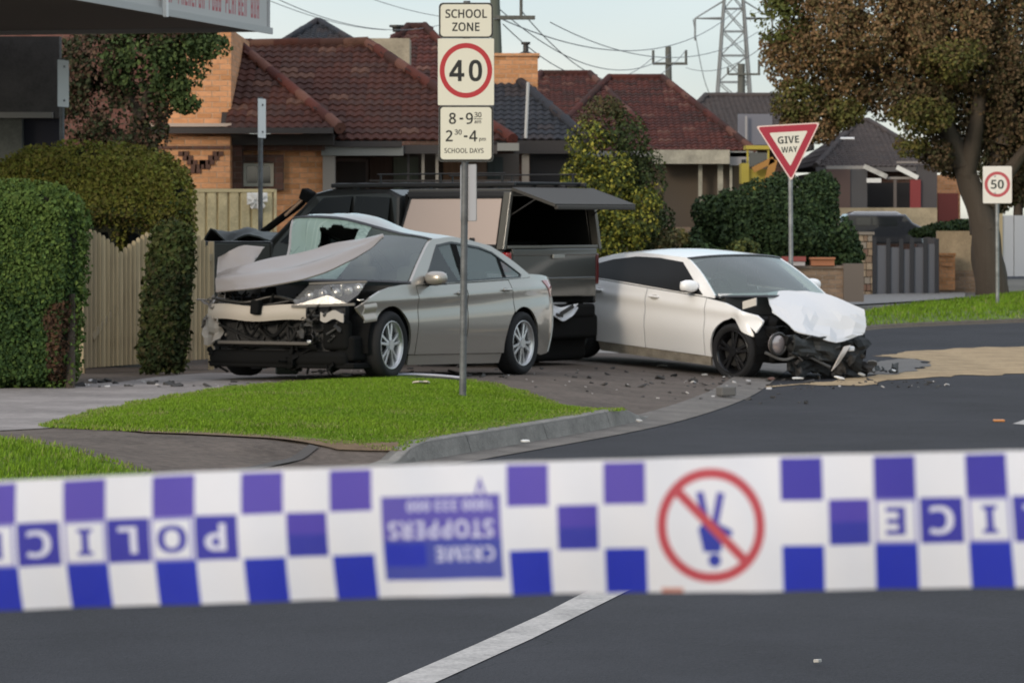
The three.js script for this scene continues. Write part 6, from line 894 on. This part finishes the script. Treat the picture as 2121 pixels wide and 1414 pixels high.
// ---------------- dark ute
{
  const L = [1043, 40.9], XL = (L[0] - CX) / F * L[1], fwd = new THREE.Vector2(-.79, -.613), turn = Math.atan2(-fwd.y, fwd.x), hw = .90;
  const g = thing('ute', 'dark green black dual cab ute with pinkish glare painted on its canopy side and its rear canopy door raised', 'ute', new THREE.Vector3(), turn); { const r = new THREE.Vector3(0, 0, -hw).applyAxisAngle(new THREE.Vector3(0, 1, 0), turn); g.position.set(XL - r.x, .06, -L[1] - r.z); }
  const paint = carPaint([.013, .014, .013], { roughness: .4, metalness: .2, clearcoat: .35 }), grey = carPaint([.115, .11, .095], { roughness: .5 }), glarePink = mat([.49, .395, .345], .5, { clearcoat: .5, clearcoatRoughness: .2 });  // sunset glare on the canopy side is put into its pinkish colour
  const tap = (gs, y0, y1, k) => { for (const q of [].concat(gs)) { const p = q.attributes.position; for (let i = 0; i < p.count; i++) { const f = clamp((p.getY(i) - y0) / (y1 - y0)); p.setZ(i, p.getZ(i) * lerp(1, k, f)); } q.computeVertexNormals(); } return gs; };
  // tray and tailgate
  part(g, 'tray_side', [boxAB(.02, 1.62, .78, 1.42, -.90, -.84, .03)], paint); part(g, 'tray_side', [boxAB(.02, 1.62, .78, 1.42, .84, .90, .03)], paint); part(g, 'tray_floor', boxAB(.05, 1.65, .80, .86, -.84, .84), MT.blackMatt);
  const tg = part(g, 'tailgate', [boxAB(-.045, .02, .86, 1.40, -.80, .80, .025), boxAB(-.058, -.03, 1.34, 1.42, -.80, .80, .02), boxAB(-.052, -.03, 1.06, 1.09, -.78, .78, .01)], mat([.026, .029, .026], .35, { clearcoat: 1, clearcoatRoughness: .1 }));
  part(tg, 'tailgate_handle', box(.03, .05, .22, -.062, 1.33, .05, .012), mat([.30, .30, .28], .4));
  part(g, 'tail_lamp', boxAB(-.03, .05, 1.0, 1.36, .82, .885, .02), mat([.10, .012, .012], .2)); part(g, 'tail_lamp', boxAB(-.05, .05, .95, 1.38, -.90, -.805, .02), MT.redLamp);
  part(g, 'rear_bumper', [boxAB(-.12, .02, .62, .78, -.74, .70, .04), boxAB(-.10, .3, .38, .66, -.78, .78, .05), boxAB(.1, .4, .2, .5, -.3, .3, .04), boxAB(.06, .5, .12, .62, -.72, .78, .08)], MT.blackMatt);
  part(g, 'number_plate', [sheet((u, v) => new THREE.Vector3(-.165 + .05 * (noise3(u * 5, v * 4, 5) - .5), lerp(.60 + .14 * Math.pow(u * 2 - 1, 2), .80 - .05 * Math.sin(u * 3), v) + .02 * (noise3(u * 6, v * 3, 2) - .5), lerp(-.31, .27, u)), 14, 6, .012)], mat([.66, .66, .68], .35), 'bent white plate under the tailgate'); part(g, 'plate_mark', [box(.02, .045, .26, -.19, .715, .04, .005, [-.35, 0, 0]), box(.02, .03, .12, -.19, .66, -.10, .005, [.2, 0, 0])], MT.black);
  part(g, 'mudflap', [boxAB(.55, .58, .12, .6, .66, .92, .01), boxAB(.55, .58, .12, .6, -.92, -.66, .01)], MT.blackMatt);
  // canopy: tapered shell, open at the back
  const shell = (x0, x1, y0, y1, z0, z1, r) => tap(boxAB(x0, x1, y0, y1, z0, z1, r), 1.42, 2.08, .84);
  const sideZ = (y, s) => s * lerp(.90, .76, (y - 1.42) / .66);
  for (const s of [-1, 1]) {
    const quad = (pts, t, off = 0) => { const g0 = extrude(pts, t, .006); const p = g0.attributes.position; for (let i = 0; i < p.count; i++) p.setZ(i, sideZ(p.getY(i), s) + s * (off - t / 2) + p.getZ(i) * s * 1 - (s < 0 ? 0 : 0)); g0.computeVertexNormals(); return g0; };
    part(g, 'canopy_side', quad([[.10, 1.44], [.10, 2.02], [1.46, 2.02], [1.58, 1.44]], .02, .0), s < 0 ? glarePink : paint, s < 0 ? 'canopy side panel with sunset glare put into its pinkish colour' : null);
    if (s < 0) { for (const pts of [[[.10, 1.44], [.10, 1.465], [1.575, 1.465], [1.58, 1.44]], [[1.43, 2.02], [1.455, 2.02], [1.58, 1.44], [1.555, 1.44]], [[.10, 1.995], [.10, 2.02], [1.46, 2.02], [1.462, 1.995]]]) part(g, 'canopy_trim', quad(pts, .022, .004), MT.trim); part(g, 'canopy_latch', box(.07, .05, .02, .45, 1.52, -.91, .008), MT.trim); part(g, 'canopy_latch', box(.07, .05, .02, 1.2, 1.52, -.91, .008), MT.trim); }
    part(g, 'canopy_pillar', quad([[-.02, 1.42], [-.02, 2.06], [.07, 2.06], [.07, 1.42]], .04, .01), grey); part(g, 'canopy_rail', quad([[.0, 2.02], [.0, 2.07], [1.5, 2.07], [1.48, 2.02]], .03, .004), MT.black);
    part(g, 'canopy_seal', quad([[.075, 1.43], [.075, 2.03], [.10, 2.03], [.10, 1.43]], .02, .006), MT.blackMatt);
  }
  part(g, 'canopy_roof', [box(1.55, .045, 1.50, .75, 2.085, 0, .02)], mat([.06, .058, .052], .5)); part(g, 'canopy_front', [boxAB(1.5, 1.54, 1.42, 2.05, -.78, .78)], MT.blackMatt); part(g, 'canopy_lining', [boxAB(.2, 1.5, 2.02, 2.04, -.72, .72), boxAB(.7, 1.4, .86, 1.5, -.7, .7, .04)], MT.blackMatt);
  part(g, 'canopy_sill', [boxAB(-.03, .06, 1.42, 1.46, -.86, .86, .01), boxAB(-.02, .06, 2.02, 2.07, -.76, .76, .01)], grey);
  part(g, 'canopy_door', [sheet((u, v) => new THREE.Vector3(lerp(-.0, -.62, v), 2.085 - .19 * v, lerp(-.76, .78, u)), 8, 6, .035), box(.05, .05, 1.5, -.62, 1.89, .01, .015)], mat([.05, .046, .04], .75), 'raised rear canopy door');
  part(g, 'gas_strut', [bar(new THREE.Vector3(.0, 1.8, .77), new THREE.Vector3(-.35, 1.99, .74), .009), bar(new THREE.Vector3(.0, 1.8, -.77), new THREE.Vector3(-.35, 1.99, -.74), .009)], MT.darkMetal);
  // cab
  const cab = [[1.60, 1.44], [1.70, 2.0], [1.86, 2.06], [2.75, 2.07], [2.95, 2.03], [3.56, 1.46], [3.62, 1.30], [3.62, .60], [1.64, .60]];
  part(g, 'cab', [tap(extrude(cab.slice().reverse(), 1.70, .045).translate(0, 0, -.85), 1.42, 2.08, .80)], paint);
  for (const s of [-1, 1]) { const wz = (y) => s * (.905 * lerp(1, .80, (y - 1.42) / .66) ); for (const poly of [[[1.74, 1.46], [1.80, 2.01], [2.32, 2.03], [2.32, 1.46]], [[2.38, 1.46], [2.38, 2.03], [2.82, 2.01], [3.38, 1.48]]]) { const q = flat(poly, [], .2), p = q.attributes.position; for (let i = 0; i < p.count; i++) p.setZ(i, wz(p.getY(i)) + s * .003); q.computeVertexNormals(); part(g, 'side_window', q, PANE); } }
  part(g, 'windscreen', grid((u, v) => new THREE.Vector3(lerp(3.60, 3.0, v) + .02, lerp(1.49, 2.02, v) + .01, lerp(-.74, .74, u) * lerp(1, .82, v)), 6, 4), PANE);
  part(g, 'door_handle', [box(.18, .03, .03, 1.84, 1.25, -.915, .01), box(.18, .03, .03, 2.46, 1.25, -.915, .01)], MT.trim);
  part(g, 'roof_rack', [...Array.from({ length: 9 }, (_, i) => box(.06, .03, 1.34, .1 + i * .32, 2.17, 0, .01)), box(2.74, .05, .05, 1.38, 2.155, -.67, .012), box(2.74, .05, .05, 1.38, 2.155, .67, .012), ...[.3, 1.3, 2.4].flatMap(x => [box(.06, .09, .06, x, 2.11, -.64, .01), box(.06, .09, .06, x, 2.11, .64, .01)])], MT.black); part(g, 'rack_rail', [box(1.9, .018, .018, 1.1, 2.28, -.67, .006), box(1.9, .018, .018, 1.1, 2.28, .67, .006), ...[.2, 1.1, 2.0].flatMap(x => [box(.018, .12, .018, x, 2.22, -.67), box(.018, .12, .018, x, 2.22, .67)])], MT.black);
  // crumpled front
  part(g, 'bonnet', [sheet((u, v) => new THREE.Vector3(lerp(3.52, 4.85, v) + .12 * (noise3(u * 5, v * 3, 4) - .5), lerp(1.50, 1.60, v) + .08 * Math.sin(v * 4 + u * 2) * v - .25 * ss(.8, 1, v) + .26 * (fbm(u * 4, v * 5, 6, 3) - .5) * ss(.05, .4, v), lerp(-.80, .80, u)), 20, 20, .02)], mat([.010, .016, .013], .5), 'crumpled dark green bonnet');
  part(g, 'front_fender', [boxAB(3.5, 4.72, .75, 1.50, -.90, -.82, .06)], paint); part(g, 'front_fender', [boxAB(3.5, 4.72, .75, 1.50, .82, .90, .06)], paint); part(g, 'grille', [boxAB(4.55, 4.66, .60, 1.38, -.84, .84, .05), ...body(95, 16, [4.6, 4.85, .6, 1.3, -.8, .8], [.06, .2])], MT.blackMatt);
  part(g, 'chassis', [boxAB(.2, 4.6, .42, .75, -.55, .55)], MT.blackMatt);
  part(g, 'snorkel', [pipe([carPt(g, 545, 480, 'z', .86), carPt(g, 590, 446, 'z', .84), carPt(g, 620, 424, 'z', .80), carPt(g, 634, 408, 'z', .78)], .045, 20, 10), (() => { const c = carPt(g, 637, 405, 'z', .78); return box(.17, .15, .14, c.x, c.y, c.z, .03, [0, 0, .4]); })()], MT.blackMatt); 
  part(g, 'pillar_strip', [beam(carPt(g, 590, 446, 'z', .76), carPt(g, 628, 412, 'z', .74), .02, .03)], mat([.55, .33, .2], .4), 'orange trim strip along the windscreen pillar');
  const sp = { w: 1.7, ang: [0, 1, 2, 3, 4, 5].map(k => k * 1.047) };
  for (const s of [-1, 1]) for (const x of [1.05, 4.12]) wheel(g, 'wheel', x, .39, s * .76, s, .39, .22, MT.blackAlloy, sp);
}
// ---------------- far dark car
{
  const g = thing('parked_car', 'dark parked car half hidden behind the walls at the far right', 'car', V(at(1805, 0, 96).x, .25, 96), 0);
  const k = 96 / F, y = py => CAMY - (py - HY) * k - .25, X = px => (px - 1805) * k;
  part(g, 'body', [extrude([[X(1728), y(500)], [X(1730), y(468)], [X(1748), y(447)], [X(1862), y(448)], [X(1876), y(464)], [X(1892), y(472)], [X(1896), y(500)]].reverse(), 1.5, .05)], mat([.02, .022, .03], .3, { clearcoat: 1 }));
  part(g, 'roof', [extrude([[X(1748), y(447)], [X(1760), y(442)], [X(1845), y(442)], [X(1862), y(449)]].reverse(), 1.3, .05).translate(0, 0, .1)], mat([.30, .31, .33], .3, { clearcoat: 1 }));
  for (const [a, b] of [[1762, 1792], [1796, 1846]]) part(g, 'window', [boxAB(X(a), X(b), y(466), y(451), 1.56, 1.57)], PANE);
  for (const a of [1765, 1860]) part(g, 'wheel', [place(new THREE.CylinderGeometry(.32, .32, .2, 20), X(a), .1, 1.45, Math.PI / 2)], MT.rubber);
}
// ------------------------------------------------------------------ debris
{
  
  const scrap = (w, d, h, seed) => { const R = mulberry(seed * 31 + 5), n = 7, poly = Array.from({ length: n }, (_, i) => { const q = i / n * 6.283, r = .55 + .5 * R(); return [Math.cos(q) * w * .5 * r, Math.sin(q) * d * .5 * r]; }); const g = extrude(poly, .008, .003); g.rotateX(-Math.PI / 2 + (R() - .5) * .5); g.rotateZ((R() - .5) * .9 * h / .05 * .4); g.rotateY(R() * 6); g.translate(0, h * .45 + .012, 0); return g; };
  const M = (g, m) => { g.m = m; return { g, m }; };
  const P = (name, px, py, y0, label, cat, geos, m) => { const [X, Z] = Gnd(px, py, y0); const o = solo(name, geos, m, label, cat); o.position.set(X, y0, -Z); return o; };
  P('plastic_box', 594, 776, .21, 'dark green square plastic box lying below the silver sedan grille', 'debris', [box(.23, .17, .16, 0, .09, 0, .02), box(.2, .02, .12, 0, .18, 0, .008), box(.05, .05, .17, .13, .06, 0, .01)], mat([.05, .062, .048], .6));
  P('bent_strip', 626, 776, .21, 'bent grey bracket standing beside the green plastic box', 'debris', [pipe([new THREE.Vector3(-.04, .17, 0), new THREE.Vector3(.02, .16, .02), new THREE.Vector3(.06, .09, 0), new THREE.Vector3(.05, .01, .02)], .014, 16, 6), box(.05, .02, .05, -.05, .17, 0, .006)], mat([.30, .29, .31], .5));
  P('white_shard', 526, 770, .21, 'flat white shard left of the green plastic box', 'debris', [scrap(.30, .12, .04, 3)], MT.white);
  P('white_shard', 662, 775, .21, 'low white strip right of the bent grey bracket', 'debris', [scrap(.28, .08, .03, 4)], MT.whiteDirty);
  P('cream_shard', 716, 783, .22, 'cream plastic scrap at the grass edge under the silver front wheel', 'debris', [scrap(.28, .12, .05, 5)], MT.foam);
  P('bumper_strip', 868, 783, .23, 'long pale curved trim strip lying along the grass edge left of the sign pole', 'debris', [pipe([new THREE.Vector3(-.46, .01, .05), new THREE.Vector3(-.2, .035, -.03), new THREE.Vector3(.12, .03, -.02), new THREE.Vector3(.42, .01, .10)], .013, 30, 6)], mat([.42, .43, .50], .4));
  P('bumper_strip', 880, 790, .22, 'long black curved trim strip just in front of the pale strip', 'debris', [pipe([new THREE.Vector3(-.44, .012, .03), new THREE.Vector3(-.1, .03, -.03), new THREE.Vector3(.2, .03, 0), new THREE.Vector3(.40, .01, .12)], .016, 30, 6)], MT.black);
  P('paper_scrap', 866, 802, .27, 'crumpled whitish paper scrap on the grass left of the sign pole', 'debris', [scrap(.17, .12, .07, 6), scrap(.10, .08, .06, 7).translate(.07, 0, -.04)], mat([.55, .48, .40], .9));
  P('metal_plate', 498, 760, .2, 'dark rubble heap at the foot of the picket fence', 'debris', body(101, 12, [-.2, .2, .01, .10, -.1, .1], [.04, .13]), mat([.10, .085, .07], .9));
  P('paper_scrap', 918, 752, .12, 'dirty white scrap on the ground under the silver sedan', 'debris', [scrap(.22, .14, .06, 8), scrap(.2, .1, .05, 9).translate(.2, 0, .1)], MT.whiteDirty);
  P('body_panel', 1240, 742, .05, 'grey bent body panel leaning on the ground behind the ute', 'debris', [sheet((u, v) => new THREE.Vector3(lerp(-.28, .28, u) + .06 * v, .03 + .15 * v + .07 * u * (1 - v) + .02 * Math.sin(u * 5), lerp(.12, -.12, v)), 12, 6, .012)], mat([.26, .24, .21], .5));
  P('white_shard', 1138, 720, .08, 'small white lump on the ground behind the silver sedan tail', 'debris', [scrap(.11, .09, .09, 10), box(.07, .05, .06, 0, .04, 0, .015)], MT.white);
  P('white_shard', 1161, 749, .06, 'white fragment in front of the ute rear wheel', 'debris', [scrap(.11, .08, .06, 11), box(.05, .04, .05, .01, .03, 0, .012)], MT.white);
  P('white_shard', 1372, 764, .04, 'white flake on the ground under the white sedan doors', 'debris', [scrap(.16, .1, .05, 12)], MT.white);
  P('black_shard', 1398, 782, .04, 'small black lump on the driveway in front of the white sedan door', 'debris', body(102, 3, [-.02, .02, .02, .04, -.02, .02], [.04, .08]), MT.black);
  P('black_shard', 1196, 775, .08, 'small black fragment on the driveway before the grey body panel', 'debris', body(103, 3, [-.02, .02, .015, .03, -.02, .02], [.03, .06]), MT.black);
  P('black_shard', 1170, 786, .09, 'tiny black fragment nearest the grass edge on the driveway', 'debris', body(104, 2, [-.02, .02, .01, .03, -.02, .02], [.03, .05]), MT.black);
  P('white_shard', 1460, 781, .02, 'thin white flake left of the white sedan front wheel', 'debris', [scrap(.12, .08, .03, 13)], MT.whiteDirty);
  P('concrete_block', 1504, 820, .03, 'dark grey block lying on the gutter below the white sedan front wheel', 'debris', [box(.17, .10, .14, 0, .05, 0, .02, [0, .4, 0])], mat([.13, .125, .12], .9));
  for (const [i, x, y, m, l] of [[0, 1650, 790, MT.foam, 'cream broken piece under the white sedan nose'], [1, 1690, 778, MT.white, 'white broken piece under the hanging plastic panel'], [2, 1708, 780, MT.whiteDirty, 'second white broken piece beside the one under the hanging panel'], [3, 1740, 790, MT.foam, 'cream splinter on the sand at the white sedan nose'], [4, 1786, 782, MT.whiteDirty, 'pale piece at the right corner of the white sedan nose'], [5, 1598, 792, mat([.10, .05, .035], .8), 'reddish brown scrap behind the sand edge']]) P('broken_piece', x, y, .01, l, 'debris', [scrap(.16 - (i % 3) * .02, .09, .05 + .01 * (i % 2), 20 + i)], m);
  P('grey_debris', 1838, 772, .01, 'dark grey debris pile with white bits on the sand right of the white sedan', 'debris', body(105, 9, [-.14, .14, .01, .06, -.08, .08], [.04, .12]), mat([.09, .095, .095], .7));
  P('white_shard', 1852, 773, .01, 'white sliver in the dark debris pile on the sand', 'debris', [scrap(.12, .06, .04, 30)], MT.white);
  P('grey_panel', 1806, 768, .01, 'pale grey crumpled plastic beside the white sedan right corner', 'debris', [scrap(.22, .16, .16, 31)], mat([.28, .26, .23], .6));
  P('white_shard', 1087, 923, .02, 'white scrap lying in the gutter near the tape', 'debris', [scrap(.09, .07, .05, 32)], MT.white);
  P('white_shard', 1324, 878, .03, 'small pale chip in the gutter at the end of the kerb', 'debris', [scrap(.08, .05, .03, 33)], MT.whiteDirty);
  P('black_shard', 1668, 836, .0, 'small dark chip on the open road below the white sedan', 'debris', body(106, 2, [-.02, .02, .01, .02, -.02, .02], [.03, .05]), MT.black);
  P('orange_marker', 2070, 873, .0, 'small orange reflector on the road at the right edge', 'reflector', [box(.10, .02, .09, 0, .01, 0, .008)], mat([.50, .20, .06], .4));
  P('white_shard', 1695, 1378, .0, 'tiny pale chip on the road in the bottom foreground', 'debris', [scrap(.03, .02, .006, 34, .002)], MT.whiteDirty);
  const frag = (seed, n, smin, smax) => { const R = mulberry(seed), out = [], [X0, Z0] = Gnd(1150, 760, .07); for (let i = 0; i < n; i++) { const k = R(), c = k < .4 ? [.3, 38.5, 2.6, 3.2] : k < .7 ? [3.3, 39.6, 1.5, 1.2] : [-2.6, 35.3, 1.6, .9], X = c[0] + (R() - .5) * 2 * c[2], Z = c[1] + (R() - .5) * 2 * c[3], s = smin + R() * R() * smax; if (inPoly(grassPolyA, X, Z)) continue; const y = X > kerbX(Z) ? 0 : lot(X, Z); out.push(box(s * 1.6, s * .4, s, X - X0, y - .07 + s * .2, -(Z - Z0), .002, [R() * .6, R() * 6, R() * .5])); } return out; };
  P('crash_fragments', 1150, 760, .07, 'scattered dark crash fragments over the driveway around the wrecks', 'crash fragments', frag(110, 260, .012, .06), mat([.045, .042, .04], .8)).userData.kind = 'stuff';
  P('crash_fragments', 1150, 760, .07, 'scattered pale crash fragments over the driveway around the wrecks', 'crash fragments', frag(111, 80, .01, .045), mat([.5, .48, .46], .6)).userData.kind = 'stuff';
}
// ------------------------------------------------------------------ stand every group on its own base
scene.updateMatrixWorld(true);
for (const o of scene.children) {
  if (!o.isGroup || o.position.lengthSq() > 0 || o.rotation.y !== 0 || !o.children.length) continue;
  const b = new THREE.Box3().setFromObject(o); if (!isFinite(b.min.x)) continue; const c = b.getCenter(new THREE.Vector3()); c.y = b.min.y; o.position.copy(c); for (const k of o.children) { if (k.matrixAutoUpdate) k.position.sub(c); }
}
renderer.setSize(1024, 682);
renderer.render(scene, camera);
